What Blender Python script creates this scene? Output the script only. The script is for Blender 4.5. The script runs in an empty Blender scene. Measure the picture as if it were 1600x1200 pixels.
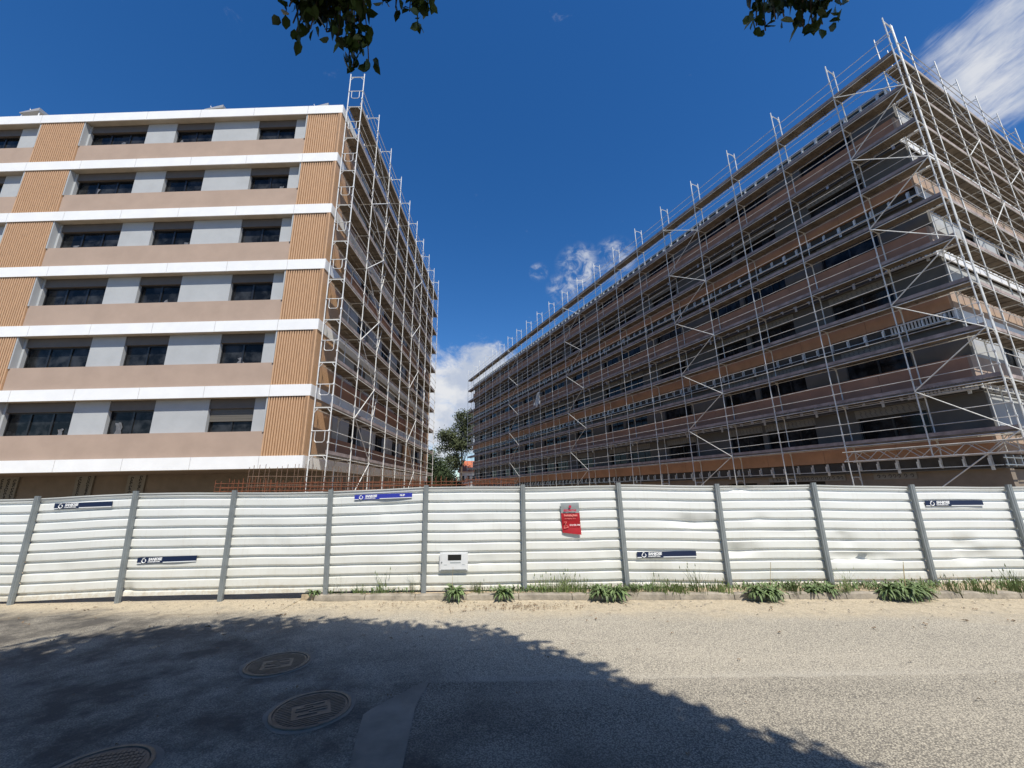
import bpy, math, random
import numpy as np
from mathutils import Vector, Matrix
R = math.radians
SC = bpy.context.scene
COL = SC.collection
random.seed(7)
rng = np.random.default_rng(7)

# ---------------------------------------------------------------- camera
F_PX, PITCH, ROLL, CAM_H = 634.7, .2582, -.0167, 1.8763
cd = bpy.data.cameras.new('camera'); cam = bpy.data.objects.new('camera', cd); COL.objects.link(cam)
cd.sensor_width = 36; cd.lens = 36*F_PX/1600; cd.clip_start = .05; cd.clip_end = 6000
_r, _u, _f = Vector((1, 0, 0)), Vector((0, -math.sin(PITCH), math.cos(PITCH))), Vector((0, math.cos(PITCH), math.sin(PITCH)))
_cr, _sr = math.cos(ROLL), math.sin(ROLL)
_R, _U = _r*_cr+_u*_sr, _u*_cr-_r*_sr
cam.matrix_world = Matrix(((_R.x, _U.x, -_f.x, 0), (_R.y, _U.y, -_f.y, 0), (_R.z, _U.z, -_f.z, CAM_H), (0, 0, 0, 1)))
SC.camera = cam
def ray(x, y):
    u2 = (x-800)/F_PX; v2 = -(y-600)/F_PX
    return (_R*u2+_U*v2+_f).normalized()

# ---------------------------------------------------------------- light
SUN = Vector((.42, -1, 1.6)).normalized()
EL = math.asin(SUN.z); AZ = math.atan2(SUN.x, SUN.y)
SUN_STRENGTH, SKY_STRENGTH, EXPOSURE = 5.0, .10, .22
sd = bpy.data.lights.new('sun', 'SUN'); sd.energy = SUN_STRENGTH; sd.angle = R(.5); sd.color = (1, .945, .84)
so = bpy.data.objects.new('sun', sd); COL.objects.link(so)
so.rotation_euler = SUN.to_track_quat('Z', 'Y').to_euler(); so.location = (0, 0, 60)
SC.view_settings.view_transform = 'Standard'; SC.view_settings.look = 'None'
SC.view_settings.exposure = EXPOSURE; SC.view_settings.gamma = 1
SC.view_settings.use_curve_mapping = False
W = bpy.data.worlds.new('World'); SC.world = W; W.use_nodes = True
def build_world():
    nt = W.node_tree; N = nt.nodes; L = nt.links; N.clear()
    out = N.new('ShaderNodeOutputWorld'); bg = N.new('ShaderNodeBackground'); bg.inputs[1].default_value = SKY_STRENGTH
    sky = N.new('ShaderNodeTexSky'); sky.sky_type = 'NISHITA'; sky.sun_disc = False
    sky.sun_elevation = EL; sky.sun_rotation = AZ; sky.air_density = 1.0; sky.dust_density = .25; sky.ozone_density = 4.5
    hs = N.new('ShaderNodeHueSaturation'); hs.inputs['Saturation'].default_value = 1.29; hs.inputs['Value'].default_value = 1.16; hs.inputs['Hue'].default_value = .506
    L.new(sky.outputs[0], hs.inputs['Color'])
    tc = N.new('ShaderNodeTexCoord')
    def vmath(op, a, b=None):
        n = N.new('ShaderNodeVectorMath'); n.operation = op
        L.new(a, n.inputs[0])
        if b is not None: n.inputs[1].default_value = b
        return n
    def m(op, a, b):
        n = N.new('ShaderNodeMath'); n.operation = op; n.use_clamp = False
        for i, q in enumerate((a, b)):
            if isinstance(q, (int, float)): n.inputs[i].default_value = q
            else: L.new(q, n.inputs[i])
        return n.outputs[0]
    d = tc.outputs['Generated']
    def blob(px, py, r0, r1, amp=1.0):
        c = ray(px, py); dt = vmath('DOT_PRODUCT', d, c).outputs['Value']
        mr = N.new('ShaderNodeMapRange'); mr.interpolation_type = 'SMOOTHSTEP'; L.new(dt, mr.inputs[0])
        mr.inputs[1].default_value = math.cos(R(r1)); mr.inputs[2].default_value = math.cos(R(r0)); mr.inputs[3].default_value = 0; mr.inputs[4].default_value = amp
        return mr.outputs[0]
    def noise(scale, rough, det, stretch=(1, 1, 1), rot=(0, 0, 0), dist=0.):
        mp = N.new('ShaderNodeMapping'); mp.inputs['Scale'].default_value = stretch; mp.inputs['Rotation'].default_value = rot; L.new(d, mp.inputs[0])
        n = N.new('ShaderNodeTexNoise'); n.inputs['Scale'].default_value = scale; n.inputs['Detail'].default_value = det; n.inputs['Roughness'].default_value = rough
        n.inputs['Distortion'].default_value = dist
        L.new(mp.outputs[0], n.inputs['Vector']); return n.outputs[0]
    def ramp(v, a, b):
        mr = N.new('ShaderNodeMapRange'); mr.interpolation_type = 'SMOOTHSTEP'; L.new(v, mr.inputs[0])
        mr.inputs[1].default_value = a; mr.inputs[2].default_value = b; return mr.outputs[0]
    # low cloud bank between the blocks
    bank = blob(690, 640, 1, 11.5); 
    for px, py, a, b in ((640, 600, 0, 8), (760, 590, 0, 7), (560, 650, 1, 11), (880, 640, 1, 11)): bank = m('MAXIMUM', bank, blob(px, py, a, b))
    nb = noise(15, .66, 9, (1, 1, 1.6), (0, 0, 0), .4)
    low = ramp(m('ADD', m('MULTIPLY', bank, .55), m('MULTIPLY', nb, .95)), .62, 1.02)
    # small cumulus scraps
    sc_ = blob(905, 418, .3, 3.6); sc_ = m('MAXIMUM', sc_, blob(842, 425, .1, 1.5, .95)); sc_ = m('MAXIMUM', sc_, blob(960, 405, .3, 3.2, .8))
    sc_ = m('MAXIMUM', sc_, blob(880, 450, .2, 2.6, .8))
    scr = m('MULTIPLY', m('MULTIPLY', sc_, ramp(noise(30, .66, 9, (1, 1, 1), (0, 0, 0), .5), .40, .72)), .85)
    # wispy streak at upper right
    wi = blob(1545, 105, 1., 6.2); wi = m('MAXIMUM', wi, blob(1490, 95, .5, 4.5, .75)); wi = m('MAXIMUM', wi, blob(1610, 60, 1, 7)); wi = m('MAXIMUM', wi, blob(1570, 150, .5, 4.5, .9))
    c0 = ray(1540, 100); t = (ray(1600, 40)-ray(1470, 140)); t = (t-c0*t.dot(c0)).normalized(); b_ = c0.cross(t)
    u_ = vmath('DOT_PRODUCT', d, t).outputs['Value']; v_ = vmath('DOT_PRODUCT', d, b_).outputs['Value']
    def streak(su, sv, scale, rough, dist, off):
        cx = N.new('ShaderNodeCombineXYZ'); L.new(m('MULTIPLY', u_, su), cx.inputs[0]); L.new(m('MULTIPLY', v_, sv), cx.inputs[1]); cx.inputs[2].default_value = off
        n = N.new('ShaderNodeTexNoise'); n.inputs['Scale'].default_value = scale; n.inputs['Detail'].default_value = 9; n.inputs['Roughness'].default_value = rough; n.inputs['Distortion'].default_value = dist
        L.new(cx.outputs[0], n.inputs['Vector']); return n.outputs[0]
    s1 = streak(1.0, 2.2, 9, .6, .5, 3.1); s2 = streak(1.0, 4.5, 17, .62, .9, 7.7)
    wis = m('MULTIPLY', ramp(m('ADD', m('MULTIPLY', wi, .62), m('ADD', m('MULTIPLY', s1, .62), m('MULTIPLY', s2, .42))), .80, 1.22), .88)
    cl = m('MAXIMUM', m('MAXIMUM', low, scr), wis)
    shade = N.new('ShaderNodeMix'); shade.data_type = 'RGBA'
    L.new(ramp(noise(14, .55, 5), .35, .65), shade.inputs['Factor'])
    k = .68/SKY_STRENGTH
    shade.inputs['A'].default_value = (k*.62, k*.70, k*.86, 1); shade.inputs['B'].default_value = (k*.98, k*1.0, k*1.04, 1)
    mx = N.new('ShaderNodeMix'); mx.data_type = 'RGBA'; L.new(cl, mx.inputs['Factor'])
    L.new(hs.outputs[0], mx.inputs['A']); L.new(shade.outputs['Result'], mx.inputs['B'])
    L.new(mx.outputs['Result'], bg.inputs[0]); L.new(bg.outputs[0], out.inputs[0])
build_world()
SC.render.engine = 'CYCLES'
SC.cycles.max_bounces = 6; SC.cycles.diffuse_bounces = 3; SC.cycles.transparent_max_bounces = 6
try: SC.cycles.use_denoising = True
except Exception: pass

# ---------------------------------------------------------------- materials
def mat(name, col, rough=.7, var=.0, scale=6., metal=0., bump=0., bscale=40., col2=None, spec=.5, stretch=None, lo=.35, hi=.65, det=5.):
    m = bpy.data.materials.new(name); m.use_nodes = True; nt = m.node_tree; N = nt.nodes; L = nt.links
    b = N['Principled BSDF']; b.inputs['Base Color'].default_value = (*col, 1); b.inputs['Roughness'].default_value = rough; b.inputs['Metallic'].default_value = metal
    b.inputs['Specular IOR Level'].default_value = spec
    if var or col2 or bump:
        tc = N.new('ShaderNodeTexCoord'); mp = N.new('ShaderNodeMapping'); L.new(tc.outputs['Object'], mp.inputs[0])
        if stretch: mp.inputs['Scale'].default_value = stretch
    if var or col2:
        n = N.new('ShaderNodeTexNoise'); n.inputs['Scale'].default_value = scale; n.inputs['Detail'].default_value = det; n.inputs['Roughness'].default_value = .6
        L.new(mp.outputs[0], n.inputs['Vector'])
        r = N.new('ShaderNodeMapRange'); L.new(n.outputs[0], r.inputs[0]); r.inputs[1].default_value = lo; r.inputs[2].default_value = hi
        mx = N.new('ShaderNodeMix'); mx.data_type = 'RGBA'; L.new(r.outputs[0], mx.inputs['Factor'])
        if col2 is None:
            mx.inputs['A'].default_value = (*[c*(1-var) for c in col], 1); mx.inputs['B'].default_value = (*[min(1, c*(1+var)) for c in col], 1)
        else:
            mx.inputs['A'].default_value = (*col, 1); mx.inputs['B'].default_value = (*col2, 1)
        L.new(mx.outputs['Result'], b.inputs['Base Color'])
    if bump:
        n2 = N.new('ShaderNodeTexNoise'); n2.inputs['Scale'].default_value = bscale; n2.inputs['Detail'].default_value = 4; L.new(tc.outputs['Object'], n2.inputs['Vector'])
        bp = N.new('ShaderNodeBump'); bp.inputs['Strength'].default_value = bump; bp.inputs['Distance'].default_value = .02
        L.new(n2.outputs[0], bp.inputs['Height']); L.new(bp.outputs[0], b.inputs['Normal'])
    return m
M = dict(
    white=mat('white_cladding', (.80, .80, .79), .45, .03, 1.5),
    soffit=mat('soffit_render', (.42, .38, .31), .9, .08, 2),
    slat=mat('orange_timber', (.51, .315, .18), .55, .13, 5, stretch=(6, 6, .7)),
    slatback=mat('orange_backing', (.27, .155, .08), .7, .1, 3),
    slatdark=mat('dark_gap_backing', (.16, .08, .04), .8),
    parapet=mat('pinkish_brown_render', (.375, .28, .22), .9, .055, 1.1, bump=.08, bscale=60),
    brown=mat('panel_shade_tint', (.35, .192, .13), .8, .10, 1.0, bump=.05),  # brown wall panel with its shade under blue sky put into the colour
    bounce_tint=mat('panel_bounce_tint', (.40, .225, .135), .75, .12, 1.3, bump=.05),  # same wall panel, orange bounce light put into the colour
    grey=mat('light_grey_render', (.385, .40, .41), .85, .045, 1.3, bump=.06, bscale=70),
    shadegrey=mat('shaded_grey_render', (.115, .11, .10), .85, .10, 1.2),  # copy of the grey wall with the long facade's shade in its colour
    shutter=mat('shutter_box_brown', (.105, .09, .078), .6, .06, 3),
    blind=mat('roller_blind_grey', (.12, .108, .09), .6),
    frame=mat('black_aluminium', (.012, .012, .013), .35),
    glass=mat('dark_window_glass', (.006, .007, .008), .08, 0, 1.3, spec=.16, col2=(.035, .038, .042), lo=.45, hi=.62),  # paler cloudy tone in the colour stands in for soft reflections
    film=mat('crumpled_plastic_film', (.13, .13, .135), .35, .25, 7),
    joint=mat('dark_joint', (.05, .04, .035), .9),
    earth=mat('bare_site_earth', (.25, .185, .125), .95, .3, .4),
    groundwall=mat('brown_basement_render', (.20, .165, .13), .9, .12, 1.5),
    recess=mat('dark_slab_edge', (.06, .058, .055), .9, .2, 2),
    membrane=mat('blue_grey_membrane', (.035, .05, .06), .7, .2, 2),
    galv=mat('galvanised_steel', (.70, .70, .68), .5, .16, 3, metal=.12),
    galvd=mat('weathered_steel_tube', (.66, .66, .63), .5, .2, 2, metal=.1),
    rail=mat('dull_guard_rail', (.52, .51, .49), .6, .25, 2, metal=.1),
    bracket=mat('zinc_bracket', (.62, .64, .65), .4, .1, 9, metal=.3),
    deck=mat('scaffold_plank', (.15, .125, .095), .85, .30, 2.2, bump=.1, stretch=(1, 1, 1)),
    toe=mat('weathered_toe_board', (.31, .255, .24), .85, .28, 2.0),
    eps=mat('grey_insulation_board', (.22, .21, .185), .9, .06, 3),
    dab=mat('black_adhesive', (.02, .02, .02), .8),
    dabg=mat('grey_adhesive', (.13, .125, .12), .85),
    post=mat('blue_grey_post', (.235, .255, .26), .5, .10, 4, metal=.3),
    kerb=mat('worn_concrete_kerb', (.285, .25, .20), .95, .25, 5, bump=.5, bscale=25),
    iron=mat('cast_iron', (.085, .08, .072), .55, .3, 9, metal=.2),
    navy=mat('navy_sign', (.004, .013, .05), .4), blue=mat('royal_blue_sign', (.03, .04, .34), .35),
    ink=mat('white_print', (.78, .79, .80), .5), red=mat('red_print', (.34, .005, .012), .5, .12, 6), greyp=mat('grey_print', (.27, .30, .31), .5),
    redink=mat('crimson_print', (.45, .012, .05), .5), pink=mat('pale_red_print', (.72, .25, .22), .6),
    boxw=mat('grey_white_plastic', (.62, .63, .64), .4, .04, 8), black=mat('black_opening', (.005, .005, .005), .6),
    rust=mat('rusty_steel', (.15, .052, .024), .9, .35, 6), greyrust=mat('dull_rebar', (.16, .10, .07), .9, .3, 5),
    bark=mat('grey_bark', (.13, .10, .075), .95, .3, 6, bump=.6, bscale=18),
    leaf=mat('broad_leaf', (.055, .095, .02), .5, .45, 3.0),
    weed=mat('weed_leaf', (.125, .18, .065), .6, .45, 9), grass=mat('grass_blade', (.12, .16, .045), .7, .4, 6), straw=mat('dry_stalk', (.38, .30, .16), .8, .3, 9),
    pine=mat('dark_needles', (.035, .055, .018), .8, .5, .35), euc=mat('olive_foliage', (.07, .085, .035), .8, .4, .4),
    housew=mat('white_house_wall', (.72, .70, .66), .9), tiles=mat('red_roof_tile', (.45, .13, .06), .85, .2, 3),
    sheeting=mat('pale_sheeting', (.5, .5, .48), .6, .2, 3),
    solar=mat('solar_panel_back', (.30, .31, .33), .5), dry=mat('dry_leaf_litter', (.17, .11, .06), .9, .4, 20),
)
def fence_mat():
    m = bpy.data.materials.new('white_steel_sheet'); m.use_nodes = True; N = m.node_tree.nodes; L = m.node_tree.links; b = N['Principled BSDF']
    b.inputs['Roughness'].default_value = .42
    tc = N.new('ShaderNodeTexCoord'); sx = N.new('ShaderNodeSeparateXYZ'); L.new(tc.outputs['Object'], sx.inputs[0])
    n = N.new('ShaderNodeTexNoise'); n.inputs['Scale'].default_value = 3; n.inputs['Detail'].default_value = 7; n.inputs['Roughness'].default_value = .7; L.new(tc.outputs['Object'], n.inputs['Vector'])
    z = N.new('ShaderNodeMapRange'); L.new(sx.outputs[2], z.inputs[0]); z.inputs[1].default_value = 1.5; z.inputs[2].default_value = -.05; z.inputs[3].default_value = 0; z.inputs[4].default_value = .8
    a = N.new('ShaderNodeMath'); a.operation = 'MULTIPLY'; L.new(z.outputs[0], a.inputs[0]); L.new(n.outputs[0], a.inputs[1])
    mx = N.new('ShaderNodeMix'); mx.data_type = 'RGBA'; L.new(a.outputs[0], mx.inputs['Factor'])
    mx.inputs['A'].default_value = (.70, .715, .70, 1); mx.inputs['B'].default_value = (.50, .46, .35, 1)
    mp = N.new('ShaderNodeMapping'); mp.inputs['Scale'].default_value = (9, 1, .7); L.new(tc.outputs['Object'], mp.inputs[0])
    n2 = N.new('ShaderNodeTexNoise'); n2.inputs['Scale'].default_value = 2.2; n2.inputs['Detail'].default_value = 6; L.new(mp.outputs[0], n2.inputs['Vector'])
    r2 = N.new('ShaderNodeMapRange'); L.new(n2.outputs[0], r2.inputs[0]); r2.inputs[1].default_value = .56; r2.inputs[2].default_value = .85; r2.inputs[3].default_value = 0; r2.inputs[4].default_value = .3
    mx2 = N.new('ShaderNodeMix'); mx2.data_type = 'RGBA'; L.new(r2.outputs[0], mx2.inputs['Factor']); L.new(mx.outputs['Result'], mx2.inputs['A']); mx2.inputs['B'].default_value = (.45, .42, .35, 1)
    n3 = N.new('ShaderNodeTexNoise'); n3.inputs['Scale'].default_value = 11; n3.inputs['Detail'].default_value = 8; n3.inputs['Roughness'].default_value = .75; L.new(tc.outputs['Object'], n3.inputs['Vector'])
    z3 = N.new('ShaderNodeMapRange'); L.new(sx.outputs[2], z3.inputs[0]); z3.inputs[1].default_value = .42; z3.inputs[2].default_value = -.08; z3.inputs[3].default_value = -.28; z3.inputs[4].default_value = .22
    a3 = N.new('ShaderNodeMath'); a3.operation = 'ADD'; L.new(z3.outputs[0], a3.inputs[0]); L.new(n3.outputs[0], a3.inputs[1])
    r3 = N.new('ShaderNodeMapRange'); L.new(a3.outputs[0], r3.inputs[0]); r3.inputs[1].default_value = .50; r3.inputs[2].default_value = .70; r3.inputs[3].default_value = 0; r3.inputs[4].default_value = .6
    mx3 = N.new('ShaderNodeMix'); mx3.data_type = 'RGBA'; L.new(r3.outputs[0], mx3.inputs['Factor']); L.new(mx2.outputs['Result'], mx3.inputs['A']); mx3.inputs['B'].default_value = (.44, .37, .26, 1)
    L.new(mx3.outputs['Result'], b.inputs['Base Color'])
    return m
M['sheet'] = fence_mat()
def ground_mat(name, kind):
    m = bpy.data.materials.new(name); m.use_nodes = True; N = m.node_tree.nodes; L = m.node_tree.links; b = N['Principled BSDF']; b.inputs['Roughness'].default_value = .95; b.inputs['Specular IOR Level'].default_value = .25
    tc = N.new('ShaderNodeTexCoord'); P = tc.outputs['Object']; sx = N.new('ShaderNodeSeparateXYZ'); L.new(P, sx.inputs[0])
    def noise(s, d=5, r=.6, st=None):
        v = P
        if st: mp = N.new('ShaderNodeMapping'); mp.inputs['Scale'].default_value = st; L.new(P, mp.inputs[0]); v = mp.outputs[0]
        n = N.new('ShaderNodeTexNoise'); n.inputs['Scale'].default_value = s; n.inputs['Detail'].default_value = d; n.inputs['Roughness'].default_value = r; L.new(v, n.inputs['Vector']); return n.outputs[0]
    def mr(v, a, b_, c=0., d=1.):
        n = N.new('ShaderNodeMapRange'); L.new(v, n.inputs[0]); n.inputs[1].default_value = a; n.inputs[2].default_value = b_; n.inputs[3].default_value = c; n.inputs[4].default_value = d; return n.outputs[0]
    def mix(f, a, b_):
        n = N.new('ShaderNodeMix'); n.data_type = 'RGBA'; L.new(f, n.inputs['Factor'])
        for k, q in (('A', a), ('B', b_)):
            if isinstance(q, tuple): n.inputs[k].default_value = (*q, 1)
            else: L.new(q, n.inputs[k])
        return n.outputs['Result']
    def math_(op, a, b_):
        n = N.new('ShaderNodeMath'); n.operation = op
        for i, q in enumerate((a, b_)):
            if isinstance(q, (int, float)): n.inputs[i].default_value = q
            else: L.new(q, n.inputs[i])
        return n.outputs[0]
    vo = N.new('ShaderNodeTexVoronoi'); vo.inputs['Scale'].default_value = 74; L.new(P, vo.inputs['Vector'])
    vo2 = N.new('ShaderNodeTexVoronoi'); vo2.inputs['Scale'].default_value = 120; L.new(P, vo2.inputs['Vector'])
    spk = math_('ADD', math_('MULTIPLY', noise(70, 3, .7), .6), math_('MULTIPLY', vo.outputs['Distance'], .55))
    if kind == 'road':
        stone = mix(mr(vo.outputs['Color'], .15, .85), (.42, .38, .305), (.69, .62, .48))
        asp = mix(mr(spk, .38, .70), stone, (.20, .182, .152))
        newa_shade = mix(mr(spk, .34, .66), (.41, .372, .30), (.07, .064, .056))
        # newer trench filling nearer the camera, right of the concrete strip, darkened leftward by painted tree shade
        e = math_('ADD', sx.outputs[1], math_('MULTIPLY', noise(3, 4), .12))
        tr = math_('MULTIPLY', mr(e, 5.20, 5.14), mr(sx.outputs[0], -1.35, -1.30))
        asp = mix(math_('MULTIPLY', tr, mr(sx.outputs[0], 6, -.5, .12, .6)), asp, newa_shade)
        seam = math_('MULTIPLY', math_('MULTIPLY', mr(e, 5.14, 5.17), mr(e, 5.36, 5.2)), mr(noise(.9, 3), .35, .6, .0, .45))
        asp = mix(seam, asp, (.42, .39, .33))
        dust = mr(noise(.55, 6, .65, (.5, 1.8, 1)), .42, .72, 0, .5)
        asp = mix(dust, asp, mix(mr(spk, .4, .75), (.58, .52, .41), (.33, .295, .24)))
        bl = math_('MULTIPLY', mr(noise(1.5, 6, .7),   .38, .60, .35, .95), mr(math_('ADD', math_('MULTIPLY', sx.outputs[0], .8), sx.outputs[1]), 5.8, 3.2))  # blotchy dark tone, deepened to the near left as painted tree shade
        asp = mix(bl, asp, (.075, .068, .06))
        # sand washed against the fence
        lim = math_('ADD', math_('ADD', sx.outputs[1], math_('MULTIPLY', sx.outputs[0], .07)), math_('MULTIPLY', math_('SUBTRACT', noise(1.3, 7, .65), .5), 1.5))
        sandf = mr(lim, 7.25, 7.9)
        sand = mix(mr(noise(38, 7, .8), .40, .60), (.55, .47, .34), (.33, .275, .195))
        sand = mix(mr(noise(6, 6, .75), .50, .68, 0, .75), sand, mix(mr(spk, .4, .7), (.40, .35, .27), (.17, .145, .11)))
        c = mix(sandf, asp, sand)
        h = spk
    else:
        c = mix(mr(noise(30, 6, .75), .38, .62), (.52, .42, .29), (.36, .28, .19)); c = mix(mr(noise(1.2, 6, .7), .5, .7, 0, .8), c, (.22, .17, .11)); h = noise(40, 5)
    L.new(c, b.inputs['Base Color'])
    bp = N.new('ShaderNodeBump'); bp.inputs['Strength'].default_value = .7; bp.inputs['Distance'].default_value = .012; L.new(h, bp.inputs['Height']); bp.invert = (kind == 'road'); L.new(bp.outputs[0], b.inputs['Normal'])
    return m
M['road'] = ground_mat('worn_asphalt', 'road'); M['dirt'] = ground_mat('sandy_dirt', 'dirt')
M['patch'] = mat('smooth_grey_mortar', (.215, .19, .155), .95, .2, 2.5, bump=.3, bscale=80)
M['pale'] = mat('pale_worn_surface', (.27, .25, .22), .95, .4, 3, bump=.4, bscale=60)

# ---------------------------------------------------------------- mesh helpers
class MB:
    def __init__(s): s.v = []; s.f = []
    def box8(s, p):
        i = len(s.v); s.v += [tuple(q) for q in p]
        s.f += [(i+a, i+b, i+c, i+d) for a, b, c, d in ((0, 3, 2, 1), (4, 5, 6, 7), (0, 1, 5, 4), (1, 2, 6, 5), (2, 3, 7, 6), (3, 0, 4, 7))]; return s
    def box(s, x0, x1, y0, y1, z0, z1):
        return s.box8([(x0, y0, z0), (x1, y0, z0), (x1, y1, z0), (x0, y1, z0), (x0, y0, z1), (x1, y0, z1), (x1, y1, z1), (x0, y1, z1)])
    def tube(s, a, b, r=.024, n=6, r2=None, cap=True):
        a, b = Vector(a), Vector(b); d = (b-a).normalized(); q = d.orthogonal().normalized(); w = d.cross(q); i = len(s.v); r2 = r if r2 is None else r2
        for k in range(n):
            t = 2*math.pi*k/n; o = q*math.cos(t)+w*math.sin(t); s.v += [tuple(a+o*r), tuple(b+o*r2)]
        for k in range(n):
            j = (k+1) % n; s.f.append((i+2*k, i+2*j, i+2*j+1, i+2*k+1))
        if cap: s.f += [tuple(i+2*k for k in reversed(range(n))), tuple(i+2*k+1 for k in range(n))]
        return s
    def path(s, pts, r, n=6):
        for a, b in zip(pts, pts[1:]): s.tube(a, b, r, n)
        return s
    def poly(s, pts):
        i = len(s.v); s.v += [tuple(p) for p in pts]; s.f.append(tuple(range(i, i+len(pts)))); return s
    def build(s, name, m, parent=None, smooth=False):
        me = bpy.data.meshes.new(name); me.from_pydata(s.v, [], s.f); me.materials.append(M[m] if isinstance(m, str) else m)
        me.update()
        if smooth: me.polygons.foreach_set('use_smooth', [True]*len(me.polygons))
        return link(name, me, parent)
def link(name, me, parent=None):
    o = bpy.data.objects.new(name, me); COL.objects.link(o)
    if parent: o.parent = parent
    return o
def np_mesh(name, V, Fq, m, parent=None):
    me = bpy.data.meshes.new(name); V = np.asarray(V, np.float32); Fq = np.asarray(Fq, np.int32); k = Fq.shape[1]
    me.vertices.add(len(V)); me.vertices.foreach_set('co', V.ravel()); me.loops.add(Fq.size); me.loops.foreach_set('vertex_index', Fq.ravel())
    me.polygons.add(len(Fq)); me.polygons.foreach_set('loop_start', np.arange(0, Fq.size, k, dtype=np.int32)); me.polygons.foreach_set('loop_total', np.full(len(Fq), k, np.int32))
    me.update(calc_edges=True); me.materials.append(M[m]); return link(name, me, parent)
def tag(o, label=None, cat=None, group=None, kind=None):
    if label: o['label'] = label
    if cat: o['category'] = cat
    if group: o['group'] = group
    if kind: o['kind'] = kind
    return o
def thing(name, loc=(0, 0, 0), rz=0, **k):
    o = bpy.data.objects.new(name, None); COL.objects.link(o); o.location = loc; o.rotation_euler = (0, 0, rz); o.empty_display_size = .3; return tag(o, **k)
def copy_tree(o, parent=None):
    c = o.copy(); COL.objects.link(c)
    if parent: c.parent = parent
    for ch in list(o.children): copy_tree(ch, c)
    return c
class Face:
    """a = metres along the facade from the corner, d = metres out of it"""
    def __init__(s, o, A, N): s.o, s.A, s.N = Vector((*o, 0)), Vector((*A, 0)).normalized(), Vector((*N, 0)).normalized()
    def p(s, a, d, z): return s.o+s.A*a+s.N*d+Vector((0, 0, z))
    def box(s, mb, a0, a1, d0, d1, z0, z1):
        pts = [(a0, d0), (a1, d0), (a1, d1), (a0, d1)]
        if s.A.cross(s.N).z < 0: pts.reverse()
        return mb.box8([s.p(a, d, z0) for a, d in pts]+[s.p(a, d, z1) for a, d in pts])
def text_mesh(txt, size, name, m, parent, loc, bold=0., shear=0.):
    cu = bpy.data.curves.new('lettering', 'FONT'); cu.body = txt; cu.size = size; cu.offset = bold; cu.shear = shear; cu.resolution_u = 3; cu.extrude = .0006
    t = bpy.data.objects.new('lettering_tmp', cu); COL.objects.link(t); bpy.context.view_layer.update()
    me = bpy.data.meshes.new_from_object(t.evaluated_get(bpy.context.evaluated_depsgraph_get())); bpy.data.objects.remove(t); bpy.data.curves.remove(cu)
    me.materials.clear(); me.materials.append(M[m]); o = link(name, me, parent); o.location = loc; o.rotation_euler = (R(90), 0, 0); return o

# ================================================================ setting
def kerb_y(x): return 8.59-.051*(x+3.03)
ROAD_Z = -.12
g = MB(); g.poly([(-900, -900, -.62), (900, -900, -.62), (900, 1500, -.62), (-900, 1500, -.62)]); tag(g.build('ground', 'earth'), kind='structure')
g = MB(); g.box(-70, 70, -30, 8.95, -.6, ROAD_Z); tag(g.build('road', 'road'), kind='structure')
g = MB(); g.box8([(-4.2, kerb_y(-4.2)+.1, -.5), (70, kerb_y(70)+.1, -.5), (70, 12, -.5), (-4.2, 12, -.5), (-4.2, kerb_y(-4.2)+.1, -.012), (70, kerb_y(70)+.1, -.012), (70, 12, -.012), (-4.2, 12, -.012)])
tag(g.build('pavement', 'dirt'), kind='structure')
# entrance apron at left without kerb: sandy ramp rising to the fence
g = MB(); n = 60; xs = np.linspace(-70, -4.2, n)
for x0, x1 in zip(xs, xs[1:]):
    g.box8([(x0, 7.9, -.5), (x1, 7.9, -.5), (x1, 12, -.5), (x0, 12, -.5), (x0, 7.9, ROAD_Z+.004), (x1, 7.9, ROAD_Z+.004), (x1, 12, -.035), (x0, 12, -.035)])
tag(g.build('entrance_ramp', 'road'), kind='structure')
def bumpy_kerb():
    V = []; Fc = []
    x = -3.9; rs = random.Random(3); cuts = []
    while x < 40: cuts.append(x); x += rs.choice((1.0, 1.0, .98))
    mb = MB()
    for x0, x1 in zip(cuts, cuts[1:]):
        n = 8; rows = []
        for i in range(n+1):
            x = x0+.006+(x1-x0-.012)*i/n; y = kerb_y(x)+rs.uniform(-.006, .006); t = .0+rs.uniform(-.008, .004)
            if i in (0, n): t -= .012
            rows.append([(x, y+.12, t), (x, y+.022, t), (x, y+.003, t-.02), (x, y-.006, -.09), (x, y-.008, -.3)])
        base = len(mb.v)
        for r in rows: mb.v += r
        for i in range(n):
            for j in range(4): a = base+i*5+j; mb.f.append((a, a+1, a+6, a+5))
    return mb
tag(bumpy_kerb().build('kerb', 'kerb'), kind='structure')
# mortar strip and pale worn area round the covers
def sheet(name, pts, z, m):
    tag(MB().poly([(x, y, z) for x, y in pts]).build(name, m), kind='structure')
def sand_bank():
    # low drift of sand along the kerb foot
    V = []; n = 260; m = 10; rs = np.random.default_rng(5)
    xs = np.linspace(-4.3, 22, n); ph = rs.uniform(0, 6, 8)
    for x in xs:
        w = .32+.12*math.sin(x*1.3+ph[0])+.10*math.sin(x*3.1+ph[1])+.05*math.sin(x*9+ph[2])
        hgt = .016+.012*math.sin(x*.9+ph[3])+.010*math.sin(x*4.1+ph[4])
        for j in range(m):
            t = j/(m-1); V.append((x, kerb_y(x)+.01-w*t, ROAD_Z-.006+(hgt*(1 if x < -1.5 else .35)+.012)*(1-t)**2+.004*math.sin(x*23+j*2)*(1-t)))
    Fq = [(i*m+j, i*m+j+1, (i+1)*m+j+1, (i+1)*m+j) for i in range(n-1) for j in range(m-1)]
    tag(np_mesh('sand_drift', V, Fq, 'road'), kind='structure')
sand_bank()
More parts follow.
